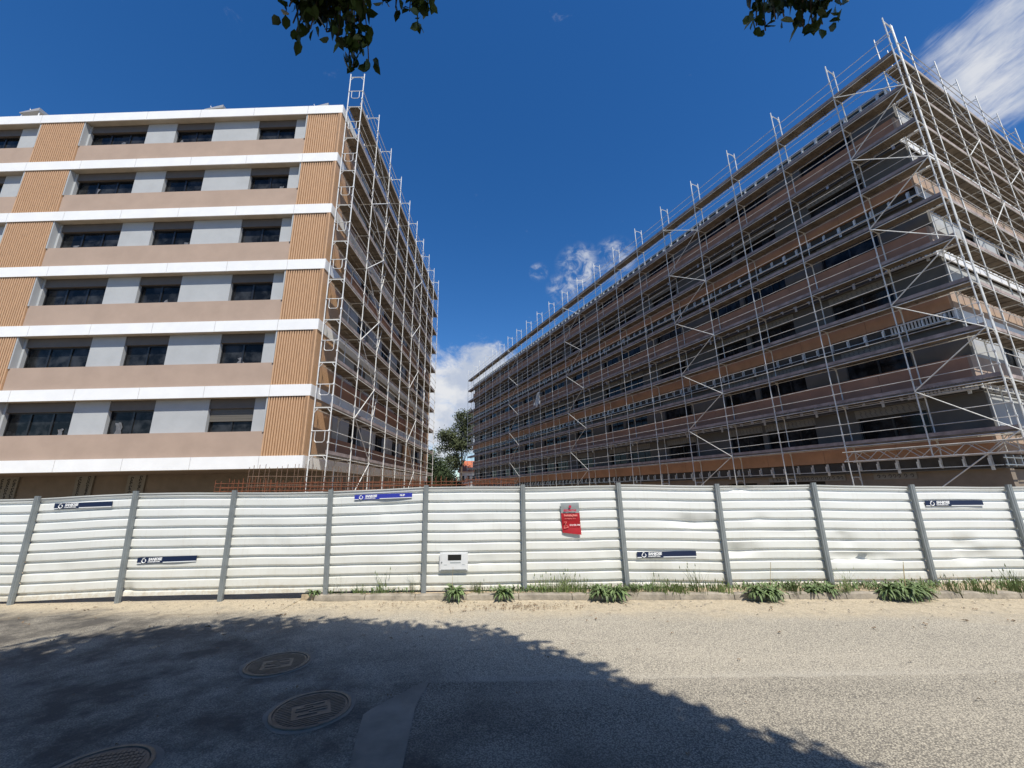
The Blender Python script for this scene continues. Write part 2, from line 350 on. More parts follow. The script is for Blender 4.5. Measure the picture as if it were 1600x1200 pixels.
sheet('road_patch', [(-.955, 5.1), (-.985, 4.6), (-.95, 4.3), (-.87, 3.68), (-.70, 2.6), (-1.18, 2.6), (-1.27, 3.68), (-1.36, 4.05), (-1.44, 4.45), (-1.40, 4.55), (-1.20, 4.85), (-1.05, 5.07)], ROAD_Z+.004, 'patch')
mb = MB(); mb.poly([(-9.6, 8.3, ROAD_Z+.006), (-9.53, 8.25, ROAD_Z+.006), (-8.62, 9.0, -.096), (-8.7, 9.03, -.096)])
tag(mb.build('road_marking', 'pale'), kind='structure')

# ================================================================ windows
def window(parent, F, a0, a1, z0, z1, ztop, lights, d_wall, film=0, blind=0., rs=random, reveal=True):
    """frame (parent part) > panes, shutter box, blind; set .19 into a wall whose outer face is at d_wall"""
    dg = d_wall-.19; fr = MB(); t = .055
    for aa in (a0, a1-t): F.box(fr, aa, aa+t, dg-.04, dg+.035, z0, z1)
    F.box(fr, a0+t, a1-t, dg-.04, dg+.034, z0, z0+t); F.box(fr, a0+t, a1-t, dg-.04, dg+.034, z1-t, z1)
    w = (a1-a0)/lights
    for k in range(1, lights): F.box(fr, a0+k*w-.04, a0+k*w+.04, dg-.038, dg+.03, z0+t, z1-t)
    o = fr.build('window', 'frame', parent)
    gl = MB(); F.box(gl, a0+t, a1-t, dg-.02, dg-.008, z0+t, z1-t); gl.build('pane', 'glass', o)
    if ztop > z1: sb = MB(); F.box(sb, a0+.002, a1-.002, d_wall-.2, d_wall-.035, z1+.002, ztop); sb.build('shutter_box', 'shutter', o)
    if blind:
        bl = MB(); n = int((z1-z0)*blind/.055)
        for k in range(n): F.box(bl, a0+.03, a1-.03, dg+.05, dg+.066+.006*(k % 2), z1-.055*(k+1)+.004, z1-.055*k)
        bl.build('roller_blind', 'blind', o)
    if film:
        fm = MB()
        for _ in range(film):
            c = rs.uniform(a0+.25, a1-.25); ww = rs.uniform(.12, .38); hh = rs.uniform(.2, .6)*(z1-z0); n = 5; base = len(fm.v)
            zb = z0+.06
            for i in range(n+1):
                for j in range(4):
                    s_ = 1-.55*j/3
                    fm.v.append(tuple(F.p(min(a1-.07, max(a0+.07, c+(i/n-.5)*ww*s_+.12*j/3*rs.uniform(-1, 1))), dg+.012+rs.uniform(0, .02), zb+hh*j/3*rs.uniform(.8, 1))))
            for i in range(n):
                for j in range(3): q = base+i*4+j; fm.f.append((q, q+4, q+5, q+1))
        fm.build('plastic_film', 'film', o)
    return o
def wall_with_openings(mb, F, a0, a1, d0, d1, z0, z1, ops, zo0, zo1):
    """one connected wall slab with rectangular openings (reveals included)"""
    ops = [(max(a, a0), min(b, a1)) for a, b in sorted(ops) if a < a1 and b > a0]
    if zo0 <= z0: zo0 = z0+.006
    cols = [a0]
    for a, b in ops: cols += [a, b]
    cols.append(a1); rows = [z0, zo0]+([zo1] if zo1 < z1-1e-4 else [])+[z1]; ids = {}
    def vid(i, j, sd):
        if (i, j, sd) not in ids: ids[i, j, sd] = len(mb.v); mb.v.append(tuple(F.p(cols[i], d1 if sd else d0, rows[j])))
        return ids[i, j, sd]
    nc, nr = len(cols)-1, len(rows)-1
    solid = lambda i, j: 0 <= i < nc and 0 <= j < nr and not (i % 2 == 1 and j == 1)
    flip = F.A.cross(F.N).z > 0
    def quad(*q): mb.f.append(tuple(reversed(q)) if flip else q)
    for i in range(nc):
        for j in range(nr):
            if not solid(i, j): continue
            quad(vid(i, j, 1), vid(i+1, j, 1), vid(i+1, j+1, 1), vid(i, j+1, 1)); quad(vid(i, j, 0), vid(i, j+1, 0), vid(i+1, j+1, 0), vid(i+1, j, 0))
            if not solid(i-1, j): quad(vid(i, j, 0), vid(i, j, 1), vid(i, j+1, 1), vid(i, j+1, 0))
            if not solid(i+1, j): quad(vid(i+1, j, 1), vid(i+1, j, 0), vid(i+1, j+1, 0), vid(i+1, j+1, 1))
            if not solid(i, j-1): quad(vid(i, j, 0), vid(i+1, j, 0), vid(i+1, j, 1), vid(i, j, 1))
            if not solid(i, j+1): quad(vid(i, j+1, 1), vid(i+1, j+1, 1), vid(i+1, j+1, 0), vid(i, j+1, 0))
def slat_screen(parent, F, a0, a1, z0, z1, d=-.04, pitch=.108, w=.062, solid=False):
    mb = MB(); n = int(round((a1-a0)/pitch)); p = (a1-a0)/n
    for k in range(n):
        c = a0+(k+.5)*p; ww = .098 if solid else w
        F.box(mb, c-ww/2, c+ww/2, d-.065, d, z0+.006, z1-.006)
    o = mb.build('slat_screen', 'slat', parent)
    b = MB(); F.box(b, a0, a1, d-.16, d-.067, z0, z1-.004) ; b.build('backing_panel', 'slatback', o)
    return o

# ================================================================ left building
LB = (-8.5224, 16.662, 0)
left = thing('apartment_building', LB, label='finished apartment block with white floor bands, pinkish brown parapets and orange slat screens', cat='building')
ct, st_ = math.cos(.0196), math.sin(.0196)
LF = Face((0, 0), (-ct, st_), (-st_, -ct)); LS = Face((0, 0), (.0009, 1), (1, -.0009))
LLEN, LDEP, Z0, ST = 34., 24.4, 3.43, 3.0
fronts = [(2.53, 4.51, 2), (6.88, 8.89, 2), (10.43, 13.46, 3), (17.23, 19.2, 2), (21.3, 24.3, 3), (26.2, 28.2, 2)]
strips = [(0.0, 1.82), (13.62, 15.93), (29.2, 31.5)]
sides = [(4.9, 6.7, 2), (9.2, 11.0, 2), (12.9, 14.6, 2), (18.6, 21.4, 3)]
sstrips = [(0.0, 2.33), (15.4, 17.6), (22.6, 24.4)]
rs = random.Random(11)
core = MB(); LF_in = .62
# inner body so nothing is seen through
core.box8([(-LLEN+.8, 1.5, Z0-.5), (-.7, .72, Z0-.5), (-.7, LDEP-.5, Z0-.5), (-LLEN+.8, LDEP-.5, Z0-.5), (-LLEN+.8, 1.5, 21.0), (-.7, .72, 21.0), (-.7, LDEP-.5, 21.0), (-LLEN+.8, LDEP-.5, 21.0)])
core.build('core_wall', 'groundwall', left)
for k in range(7):
    zb = Z0+ST*k
    band = MB(); 
    # front band: cladding boards with fine open joints at ~2.85 m
    cuts = [0.0, 1.77]+[1.77+2.83*i for i in range(1, 12)]
    cuts = [c+(.0 if k % 2 else .05) if 0 < i else 0 for i, c in enumerate(cuts)]
    for a, b in zip(cuts, cuts[1:]): LF.box(band, a+(.010 if a else -.0), min(b, LLEN)-.010, -.05, 0, zb-.5, zb)
    cs = [0.052]+[2.4*i for i in range(1, 10)]+[LDEP]
    for a, b in zip(cs, cs[1:]): LS.box(band, a+.008, b-.008, -.05, 0, zb-.5, zb)
    o = band.build('floor_band', 'white', left)
    slab = MB(); slab.poly([(-.052, .052, zb-.488), (-.052, LDEP, zb-.488), (-LLEN, LDEP, zb-.488), (-LLEN, .72, zb-.488)])
    slab.poly([(-.052, .052, zb-.012), (-LLEN, .72, zb-.012), (-LLEN, LDEP, zb-.012), (-.052, LDEP, zb-.012)])
    for p_, q_ in (((-.052, .055), (-LLEN, .725)), ((-.052, .055), (-.03, LDEP))):
        slab.poly([(*p_, zb-.488), (*q_, zb-.488), (*q_, zb-.012), (*p_, zb-.012)])
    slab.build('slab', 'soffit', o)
    if k == 6: break
    zs, zw, zt = zb+1.035, zb+2.08, zb+2.5
    par = MB(); prev = None
    for (s0, e0), (s1, e1) in zip(strips, strips[1:]+[(LLEN, LLEN)]): LF.box(par, e0, s1, -.42, -.10, zb-.01, zs)
    par.build('parapet', 'parapet', left)
    par = MB()
    for (s0, e0), (s1, e1) in zip(sstrips, sstrips[1:]):
        a = e0
        while a < s1-.01:
            b = min(a+2.05, s1); LS.box(par, a+.004, b-.004, -.42, -.10, zb-.01, zs); a = b
        LS.box(par, e0, s1, -.44, -.115, zb-.008, zs-.01)
    par.build('parapet', 'brown', left)
    wl = MB()
    for (s0, e0), (s1, e1) in zip(strips, strips[1:]+[(LLEN, LLEN)]):
        wall_with_openings(wl, LF, e0, s1, -.56, -.31, zs-.02, zt+.005, [(a, b) for a, b, _ in fronts], zs-.02, zt+.005)
    wl.build('wall', 'grey', left)
    for a in [x for p_ in strips for x in p_ if x > 0]:
        st_first = any(abs(a-p_[0]) < 1e-6 for p_ in strips); rt = MB()
        LF.box(rt, a-.06 if st_first else a+.003, a-.003 if st_first else a+.06, -.58, -.05, zs-.03, zt+.003); rt.build('screen_return', 'grey', left)
    wl = MB()
    for (s0, e0), (s1, e1) in zip(sstrips, sstrips[1:]):
        wall_with_openings(wl, LS, e0, s1, -.56, -.25, zs-.02, zt+.005, [(a, b) for a, b, _ in sides], zs-.02, zt+.005)
    wl.build('wall', 'grey', left)
    jn = MB()
    for a in (2.9, 3.75, 8.2, 12.1, 15.1):
        LS.box(jn, a, a+.018, -.26, -.247, zs, zt)
    jn.build('wall_joint', 'joint', left)
    for i, (a, b, n) in enumerate(fronts):
        sh = .55 if (k == 0 and i == 0) else 0
        window(left, LF, a, b, zs-.012, zw, zt, n, -.31, film=rs.choice((0, 1, 1)) if not sh else 0, blind=sh, rs=rs)
    for a, b, n in sides: window(left, LS, a, b, zs-.012, zw, zt, n, -.25, rs=rs)
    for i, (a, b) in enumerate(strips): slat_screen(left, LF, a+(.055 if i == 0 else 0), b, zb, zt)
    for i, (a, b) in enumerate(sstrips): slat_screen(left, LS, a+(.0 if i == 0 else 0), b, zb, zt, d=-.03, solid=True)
rf = MB(); rf.poly([(-.2, .3, 21.40), (-LLEN, 1.0, 21.40), (-LLEN, LDEP, 21.40), (-.2, LDEP, 21.40)][::-1]); rf.build('roof', 'soffit', left)
gf = MB(); gf.box8([(-LLEN, 3.9, -.7), (-.2, 3.2, -.7), (-.2, LDEP, -.7), (-LLEN, LDEP, -.7), (-LLEN, 3.9, 2.941), (-.2, 3.2, 2.941), (-.2, LDEP, 2.941), (-LLEN, LDEP, 2.941)])
gf.build('basement_wall', 'groundwall', left)
def eps_board(parent, x0, x1, y, z0, z1, seed, m='eps', dm='dab'):
    q = random.Random(seed); b = MB(); b.box(x0, x1, y-.06, y, z0, z1); o = b.build('insulation_board', m, parent)
    d = MB(); n = max(2, int((x1-x0)/.3))
    for c in range(n):
        xx = x0+(c+.5)*(x1-x0)/n; z = z0+.1
        while z < z1-.06:
            r = q.uniform(.035, .06); pts = [(xx+q.uniform(-.02, .02)+r*math.cos(t), y-.066, z+r*math.sin(t)) for t in np.linspace(0, q.uniform(4, 6.2), 9)]; d.path(pts, .014, 4); z += r*2+q.uniform(.0, .05)
    d.build('adhesive_pattern', dm, o); return o
for i, (xc, w) in enumerate(((-15.9, .9), (-12.15, .85), (-9.6, .85))):
    eps_board(left, xc-w/2, xc+w/2, 3.2-.7*(xc+.2)/33.8-.03, 1.75, 2.93, 20+i)

# solar collectors on the left roof
def solar(xc, label):
    t = thing('solar_panel', (LB[0]+xc, LB[1]+2.6, 21.43), .05, label=label, cat='solar panel', group='tilted panels on the left roof')
    p = MB(); p.box8([(-.55, -.1, 2.70), (.50, -.1, 2.92), (.50, .5, 2.98), (-.55, .5, 2.76), (-.55, -.1, 2.75), (.50, -.1, 3.13), (.50, .5, 3.16), (-.55, .5, 2.81)]); p.build('panel', 'solar', t)
    f = MB(); f.tube((-.5, 0, 0), (-.5, 0, 2.7), .03); f.tube((.45, 0, 0), (.45, 0, 2.9), .03); f.tube((.5, .4, 0), (.5, .4, 2.9), .03); f.tube((-.5, .4, 0), (-.5, .4, 2.7), .03); f.build('support', 'galv', t)
    r_ = MB(); r_.tube((-.3, .3, 2.9), (-.55, .3, 3.45), .014); r_.build('rod', 'galv', t)
for xc, lb in ((-20.0, 'tilted solar panel at the far left of the white roof edge'), (-9.0, 'tilted solar panel above the middle window column of the left block'), (-2.7, 'tilted solar panel nearest the scaffolded corner of the left block')): solar(xc, lb)

# ================================================================ scaffolds
def scaffold(root, ys, ztop, nlift, side, width=.73, zfoot=-.6, extra_top=2.0, braces=(), ladders=(), skip_low=(), end_loops=False, ymax=None, galv='galv', brace_flip=0, shades=0):
    """local frame: y along, outer standards at x=0, inner at x=side*width; decks at ztop-2k"""
    w = side*width; zs = [ztop-2*k for k in range(nlift)]; r = .0265
    q = random.Random(len(ys)*7+nlift)
    for j, y in enumerate(ys):
        fr = MB(); zb = zfoot if j not in skip_low else zs[-1]-.75
        fr.tube((0, y, zb), (0, y, ztop+extra_top+.2), r); fr.tube((w, y, zb), (w, y, ztop+extra_top+.2), r)
        for z in [ztop+extra_top]+zs+([zs[-1]-1.45] if j not in skip_low else []):
            fr.tube((0, y, z-.02), (w, y, z-.02), r*.9)
            for x0, sg in ((0, 1), (w, -1)):   # corner gussets
                fr.tube((x0, y, z-.24), (x0+sg*side*.17, y, z-.03), .014, 4)
        for z in zs:   # couplers
            for dz in (.52, 1.02): fr.box(-.038, .038, y-.035, y+.035, z+dz-.04, z+dz+.04)
        fr.build('upright_frame', galv, root)
    for k, z in enumerate(zs):
        y0, y1 = ys[0], ys[-1]
        dk = MB()
        for a, b in zip(ys, ys[1:]):
            for i in range(2):
                xa = side*(.035+i*.335); xb = side*(.035+i*.335+.315); e = q.uniform(-.006, .006)
                dk.box(min(xa, xb), max(xa, xb), a+.02, b-.02, z+e, z+.055+e)
            for t in (.25, .5, .75): yy = a+(b-a)*t; dk.box(min(.03*side, w-.03*side), max(.03*side, w-.03*side), yy-.03, yy+.03, z-.035, z-.003)
        d = dk.build('walkway', 'deck', root)
        tb = MB()
        for a, b in zip(ys, ys[1:]):
            e = q.uniform(-.012, .012); tb.box(min(side*.028, side*.058), max(side*.028, side*.058), a-.03, b-.035, z+.06+max(e, -.003), z+.21+e)
        tb.build('toe_board', 'toe', d)
        gr = MB()
        for a, b in zip(ys, ys[1:]):
            for dz in (.52, 1.02): gr.tube((-side*.03, a-.05, z+dz+q.uniform(-.015, .015)), (-side*.03, b+.05, z+dz+q.uniform(-.015, .015)), .015, 5)
        gr.build('guard_rail', 'rail' if galv == 'galvd' else galv, root)
        le = MB(); le.tube((0, y0, z-.05), (0, y1, z-.05), .02, 5); le.tube((w, y0, z-.05), (w, y1, z-.05), .02, 5); le.build('ledger', galv, d)
    for j in braces:
        for k, z in enumerate(zs):
            a, b = (j, j+1) if (k+brace_flip) % 2 else (j+1, j)
            br = MB(); br.tube((-side*.045, ys[a], z-2), (-side*.045, ys[b], z), .022, 6); br.build('diagonal_brace', galv, root)
    for j in ladders:
        for k, z in list(enumerate(zs[:-1]))[1::2]:
            ld = MB(); y0 = ys[j]+.4; y1 = ys[j]+1.15; z0 = z-2
            for dx in (.17, .52): ld.tube((side*dx, y0, z0+.05), (side*dx, y1, z+.02), .017, 5)
            for t in np.linspace(.08, .95, 8): ld.tube((side*.17, y0+(y1-y0)*t, z0+.05+1.97*t), (side*.52, y0+(y1-y0)*t, z0+.05+1.97*t), .012, 4)
            ld.build('ladder', galv, root)
    if end_loops:
        for y in (ys[0],):
            for z in zs:
                lp = MB(); lp.tube((0, y-.03, z+1.0), (w, y-.03, z+1.0), .019)
                c0, c1 = w*.22, w*.78
                lp.path([(c0, y-.03, z+1.0), (c0, y-.03, z+.60), (c0+(c1-c0)*.15, y-.03, z+.53), (c0+(c1-c0)*.85, y-.03, z+.53), (c1, y-.03, z+.60), (c1, y-.03, z+1.0)], .015)
                lp.build('end_guard', galv, root)
ls = thing('scaffolding', (-7.6218, 16.7817, 0), -.0009, label='pale steel scaffolding along the right-hand side wall of the left block', cat='scaffolding')
scaffold(ls, [2.4548*j for j in range(10)], 21.43, 10, -1, braces=(1, 5), ladders=(2,), end_loops=True)

AN = .4285
RC = (18.3714, 14.6986, 0)
rl = thing('scaffolding', RC, AN, label='long grey steel scaffolding with plank walkways against the shaded facade of the right block', cat='scaffolding')
ysl = [0.]+[3.0608*j-.5018 for j in range(1, 22)]
scaffold(rl, ysl, 21.73, 10, 1, braces=(0, 4, 9, 14), skip_low=(0, 1), galv='galvd', brace_flip=1)
def girder(root, pts0, pts1, z0, z1, n):
    a, b = Vector(pts0), Vector(pts1); g_ = MB(); up = Vector((0, 0, 1))
    g_.tube(a+up*z0, b+up*z0, .024); g_.tube(a+up*z1, b+up*z1, .024)
    for i in range(n):
        p = a.lerp(b, i/n); q_ = a.lerp(b, (i+.5)/n); r_ = a.lerp(b, (i+1)/n); g_.tube(p+up*z0, q_+up*z1, .016, 5); g_.tube(q_+up*z1, r_+up*z0, .016, 5)
    g_.build('lattice_girder', 'rail', root)
girder(rl, (-.07, 5.75, 0), (-.07, -.9, 0), 2.98, 3.42, 7); girder(rl, (.66, 5.75, 0), (.66, -.9, 0), 2.98, 3.42, 7)
# short side: own local frame turned by -90 deg so that y runs along the facade
rsd = thing('scaffolding', RC, AN-math.pi/2, label='steel scaffolding round the sunlit corner and short end of the right block', cat='scaffolding')
yss = [.85, 2.13, 5.17, 7.63, 10.08, 12.97, 15.67, 18.2, 20.8]
scaffold(rsd, yss, 21.73, 10, -1, braces=(2, 4, 6), skip_low=(0, 1), galv='galvd', end_loops=False)
girder(rsd, (.07, -.3, 0), (.07, 6.0, 0), 2.98, 3.42, 7)

# ================================================================ right building
_S = Vector((math.cos(AN), math.sin(AN), 0)); _T = Vector((-math.sin(AN), math.cos(AN), 0))
RB = Vector(RC)+_S*.92+_T*.92
right = thing('apartment_building', RB, AN, label='unfinished long apartment block behind scaffolding, brown panels and bare slab edges with metal brackets', cat='building')
RLg = Face((0, 0), (0, 1), (-1, 0)); RSh = Face((0, 0), (1, 0), (0, -1))
RLEN, RDEP, PB, RST = 62.6, 22., 3.0, 3.06
lw = []
for base in (0, 12.6, 25.2, 37.8, 50.4):
    lw += [(base+1.9, base+4.5, 2), (base+6.5, base+9.2, 3), (base+9.5, base+11.7, 2)]
lw = [w for w in lw if w[1] < RLEN-1]
sw = [(4.2, 6.0, 2), (8.4, 10.2, 2), (12.8, 15.6, 3), (18.0, 19.8, 2)]
core = MB(); core.box(.75, RDEP, .75, RLEN-.3, -.6, 20.9); core.build('core_wall', 'groundwall', right)
for k in range(7):
    pb = PB+RST*k if k < 6 else 21.08; zs0 = pb-.55
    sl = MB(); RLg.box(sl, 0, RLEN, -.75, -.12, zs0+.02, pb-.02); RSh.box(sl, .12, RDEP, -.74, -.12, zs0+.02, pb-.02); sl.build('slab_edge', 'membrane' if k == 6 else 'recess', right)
    so_ = MB(); RLg.box(so_, .02, RLEN-.02, -.75, -.10, zs0-.02, zs0+.016); so_.build('soffit', 'shadegrey', right)
    br = MB(); a = .35; i = 0
    q = random.Random(k)
    while a < RLEN:
        lng = q.choice((.40, .44, .46)) if i % 4 else .60; wdt = .035 if i % 4 else .055
        RLg.box(br, a-wdt, a+wdt, -.12, -.085, pb-.02-lng, pb-.04); RLg.box(br, a-.012, a+.012, -.12, .03, pb-.25-.12, pb-.25); RLg.box(br, a-wdt*.8, a+wdt*.8, .03, .045, pb-.42, pb-.15)
        a += .73+q.uniform(-.015, .015); i += 1
    for dz in ((.44,) if k % 2 == 0 else (.17, .44)): RLg.box(br, .0, RLEN, .045, .075, pb-dz-.02, pb-dz+.012)
    br.build('cladding_rail', 'bracket', right)
    if k in (1, 2, 3):   # perforated closer comb near the corner
        cm = MB(); a = .05
        while a < 2.3: RLg.box(cm, a, a+.07, -.02, -.005, pb-.40, pb-.10); a += .125
        RLg.box(cm, .05, 2.3, -.022, -.002, pb-.10, pb-.04); RLg.box(cm, .05, 2.3, -.022, -.002, pb-.5, pb-.40); cm.build('perforated_strip', 'rail', right)
    if k >= 2:
        bd = MB(); a = 0.
        while a < RDEP-.1: RSh.box(bd, a+.004, min(a+1.9, RDEP)-.004, -.05, 0, zs0+.03, pb); a += 1.9
        bd.build('floor_band', 'white', right)
    else:
        b2 = MB(); a = .3
        while a < RDEP: RSh.box(b2, a-.04, a+.04, -.12, .02, zs0+.05, pb-.05); a += .73
        for dz in (.17, .44): RSh.box(b2, 0, RDEP, .02, .055, pb-dz-.02, pb-dz+.025)
        b2.build('cladding_rail', 'bracket', right)
    if k == 6: break
    zt = (PB+RST*(k+1) if k < 5 else 21.08)-.57; zsl = pb+.95
    for F, ln, mm in ((RLg, RLEN, 'bounce_tint' if k % 2 == 0 else 'brown'), (RSh, RDEP, 'parapet')):
        pr = MB(); a = .09 if F is RLg else .0; step = 3.06 if F is RLg else 1.02
        while a < ln-.02: b = min(a+step, ln); F.box(pr, a+.006, b-.006, -.40, -.0 if F is RLg else -.0, pb, zsl); a = b
        pr.build('parapet', mm, right)
        jt = MB(); F.box(jt, .45, ln-.01, -.45, -.02, pb+.004, zsl-.012); jt.build('parapet_backing', 'joint', right)
    wl = MB(); wall_with_openings(wl, RLg, .0, RLEN, -.62, -.30, zsl-.02, zt, [(a, b) for a, b, _ in lw], zsl-.02, zt-.42); wl.build('wall', 'shadegrey', right)
    wl = MB(); wall_with_openings(wl, RSh, .31, RDEP, -.62, -.12, zsl-.02, zt, [(a, b) for a, b, _ in sw], zsl-.02, zt-.42); wl.build('wall', 'grey', right)
    for a, b, n in lw: window(right, RLg, a, b, zsl-.012, zt-.42, zt-.42, n, -.30)
    for a, b, n in sw: window(right, RSh, a, b, zsl-.012, zt-.42, zt-.42, n, -.12)
    # strips of grey insulation with zigzag adhesive above the windows
    if k < 5:
        for (a, b, n) in lw[:9]:
            st2 = MB(); RLg.box(st2, a-.05, b+.05, -.298, -.265, zt-.42, zt-.01); s_ = st2.build('insulation_strip', 'eps', right)
            zg = MB(); aa = a; q2 = random.Random(int(a*10)+k)
            while aa < b-.1:
                zg.path([tuple(RLg.p(aa, -.26, zt-.38)), tuple(RLg.p(aa+.09, -.26, zt-.22)), tuple(RLg.p(aa+.02, -.26, zt-.18)), tuple(RLg.p(aa+.10, -.26, zt-.05))], .016, 4); aa += q2.uniform(.19, .24)
            zg.build('adhesive_pattern', 'dabg', s_)
gw = MB(); wall_with_openings(gw, RLg, 0, RLEN, -.75, -.35, -.6, 2.43, [(6.6, 9.6), (10.4, 12.4), (19, 23), (31, 34)], .0, 2.12); RSh.box(gw, .36, RDEP, -.75, -.3, -.6, 2.43)
gw.build('basement_wall', 'groundwall', right)
op = MB()
for a, b in ((6.6, 9.6), (10.4, 12.4), (19, 23), (31, 34)): RLg.box(op, a, b, -.74, -.70, 0, 2.12)
op.build('basement_opening', 'black', right)
for a, b, s_ in ((5.6, 9.6, 1), (2.8, 4.4, 2)):
    e = MB(); RLg.box(e, a, b, -.348, -.30, 2.13, 2.42); eo = e.build('insulation_board', 'eps', right); d = MB(); q = random.Random(s_); aa = a+.15
    while aa < b-.1:
        d.path([tuple(RLg.p(aa+.05*math.cos(t), -.295, 2.28+.07*math.sin(t))) for t in np.linspace(0, 5.2, 8)], .012, 4); aa += q.uniform(.16, .24)
    d.build('adhesive_pattern', 'dab', eo)
rf = MB(); rf.box(.1, RDEP, .1, RLEN, 20.95, 21.02); rf.build('roof', 'soffit', right)

def tarp():
    d = ray(840, 624); n_ = _S; o = Vector(RC)-_S*.12; C_ = Vector((0, 0, CAM_H)); t_ = (o-C_).dot(Vector((n_.x, n_.y, 0)))/d.dot(Vector((n_.x, n_.y, 0))); p = C_+d*t_
    q = random.Random(2); V = []; nx, nz = 8, 10
    for j in range(nz+1):
        for i in range(nx+1):
            v = j/nz; wd = 1.5*(.35+.65*v**.7); V.append((q.uniform(-.05, .05)-.06*math.sin(i*1.9+j*.6), (i/nx-.5)*wd-.35*(1-v)+.2, .85-1.6*v+.18*math.sin(i*1.1)*v))
    o_ = np_mesh('plastic_sheet', V, [(j*(nx+1)+i, j*(nx+1)+i+1, (j+1)*(nx+1)+i+1, (j+1)*(nx+1)+i) for j in range(nz) for i in range(nx)], 'sheeting'); o_.location = p; o_.rotation_euler = (0, 0, AN)
    tag(o_, 'pale crumpled plastic sheet caught on the long scaffolding', 'plastic sheet')
tarp()

# ================================================================ fence
fence = thing('site_fence', (0, 8.7383, 0), 0, label='white ribbed steel sheet hoarding with blue grey posts along the road', cat='fence')
TOPS = [(-13.95, 1.95), (-11.9, 1.93), (-9.857, 1.94), (-7.839, 2.011), (-5.786, 1.99), (-3.79, 1.971), (-1.814, 2.03), (.192, 2.01), (2.17, 2.017), (4.205, 1.958), (6.202, 1.951), (8.219, 1.88), (10.213, 1.847), (12.25, 1.82), (14.3, 1.80)]
BOTS = [(-13.9, -.09), (-11.87, -.085), (-9.831, -.085), (-7.745, -.02), (-5.749, -.01), (-3.702, .0), (-1.788, -.006), (.184, -.005), (2.196, .0), (4.19, -.05), (6.177, -.06), (8.187, -.07), (10.2, -.08), (12.2, -.09), (14.25, -.1)]
DENTS = {   # panel index -> (u, v, su, sv, depth, sag)
    9: [(.15, .36, .16, .05, .05, -.016), (.42, .66, .10, .03, .012, .01), (.25, .97, .08, .02, .03, .01), (.72, .52, .3, .03, .02, -.012)],
    8: [(.75, .64, .2, .05, .055, -.02), (.3, .1, .15, .1, .02, 0)],
    10: [(.22, .43, .12, .05, .03, -.008), (.35, .28, .3, .035, .075, -.016), (.2, .5, .06, .03, .02, .01)],
    11: [(.42, .40, .10, .06, .06, -.012), (.45, .28, .18, .04, .055, -.01), (.6, .40, .2, .05, -.025, 0)],
    6: [(.5, .65, .2, .06, .02, -.004), (.6, .27, .25, .05, .02, -.004), (.3, .9, .2, .1, .012, 0)], 3: [(.97, .55, .05, .1, .02, 0), (.05, .06, .06, .05, .03, .01)],
    5: [(.6, .8, .2, .1, .015, 0), (.9, .1, .2, .1, .02, 0)], 7: [(.3, .7, .3, .06, .012, 0), (.8, .3, .2, .1, .014, 0)], 12: [(.5, .5, .3, .1, .018, -.004)], 2: [(.4, .3, .4, .1, .014, 0)], 4: [(.4, .5, .3, .1, .015, -.004)]}
def fence_panel(i):
    (tx0, tz0), (tx1, tz1), (bx0, bz0), (bx1, bz1) = TOPS[i], TOPS[i+1], BOTS[i], BOTS[i+1]
    q = random.Random(i*5+1); lo, hi = .018+q.uniform(0, .02), -.035-q.uniform(0, .02)
    prof = []; n = 10; pitch = 1/n
    off = .055+q.uniform(-.006, .006)
    prof.append((0, 0.))
    for k in range(n):
        c = off+k*pitch*.992
        for dv, dep in ((-.022, 0), (-.0175, 0), (-.017, .001), (-.0115, .039), (-.011, .040), (.0035, .040), (.004, .0395), (.0175, .0008), (.018, 0), (.022, 0.)):
            v = c+dv
            if 0 < v < 1: prof.append((v, dep))
    prof += [(.982, 0.), (.985, -.012), (1., -.012)]
    nc = 40; V = []; ph = [q.uniform(0, 6) for _ in range(6)]
    for v, dep in prof:
        for c in range(nc+1):
            u = c/nc; x = (bx0+(bx1-bx0)*u)*(1-v)+(tx0+(tx1-tx0)*u)*v
            zb = bz0+lo+(bz1-bz0)*u; zt = tz0+hi+(tz1-tz0)*u; z = zb+(zt-zb)*v; y = dep
            y += .0035*math.sin(u*9+v*5+ph[0])+.003*math.sin(u*17-v*11+ph[1])+.0022*math.sin(v*31+u*5+ph[2])
            z += .003*math.sin(u*7+ph[3]+v*3)*(1 if .05 < v else 0)
            for (du, dv, su, sv, dd, sg) in DENTS.get(i, []):
                w = math.exp(-((u-du)/su)**2-((v-dv)/sv)**2); cr = 1+.22*math.sin(u*26+v*15)
                y += 1.35*dd*w*cr; z += 1.3*sg*w
            V.append((x, y, z))
    m_ = nc+1; Fq = [(r*m_+c, r*m_+c+1, (r+1)*m_+c+1, (r+1)*m_+c) for r in range(len(prof)-1) for c in range(nc)]
    np_mesh('fence_panel', V, Fq, 'sheet', fence)
for i in range(len(TOPS)-1): fence_panel(i)
for (tx, tz), (bx, bz) in zip(TOPS, BOTS):
    p = MB(); w = .043
    p.box8([(bx-w, -.075, bz-.1), (bx+w, -.075, bz-.1), (bx+w, -.022, bz-.1), (bx-w, -.022, bz-.1), (tx-w, -.075, tz), (tx+w, -.075, tz), (tx+w, -.022, tz), (tx-w, -.022, tz)])
    p.box8([(bx-.012, -.081, bz-.1), (bx+.012, -.081, bz-.1), (bx+.012, -.0755, bz-.1), (bx-.012, -.0755, bz-.1), (tx-.012, -.081, tz-.003), (tx+.012, -.081, tz-.003), (tx+.012, -.0755, tz-.003), (tx-.012, -.0755, tz-.003)])
    p.build('post', 'post', fence)

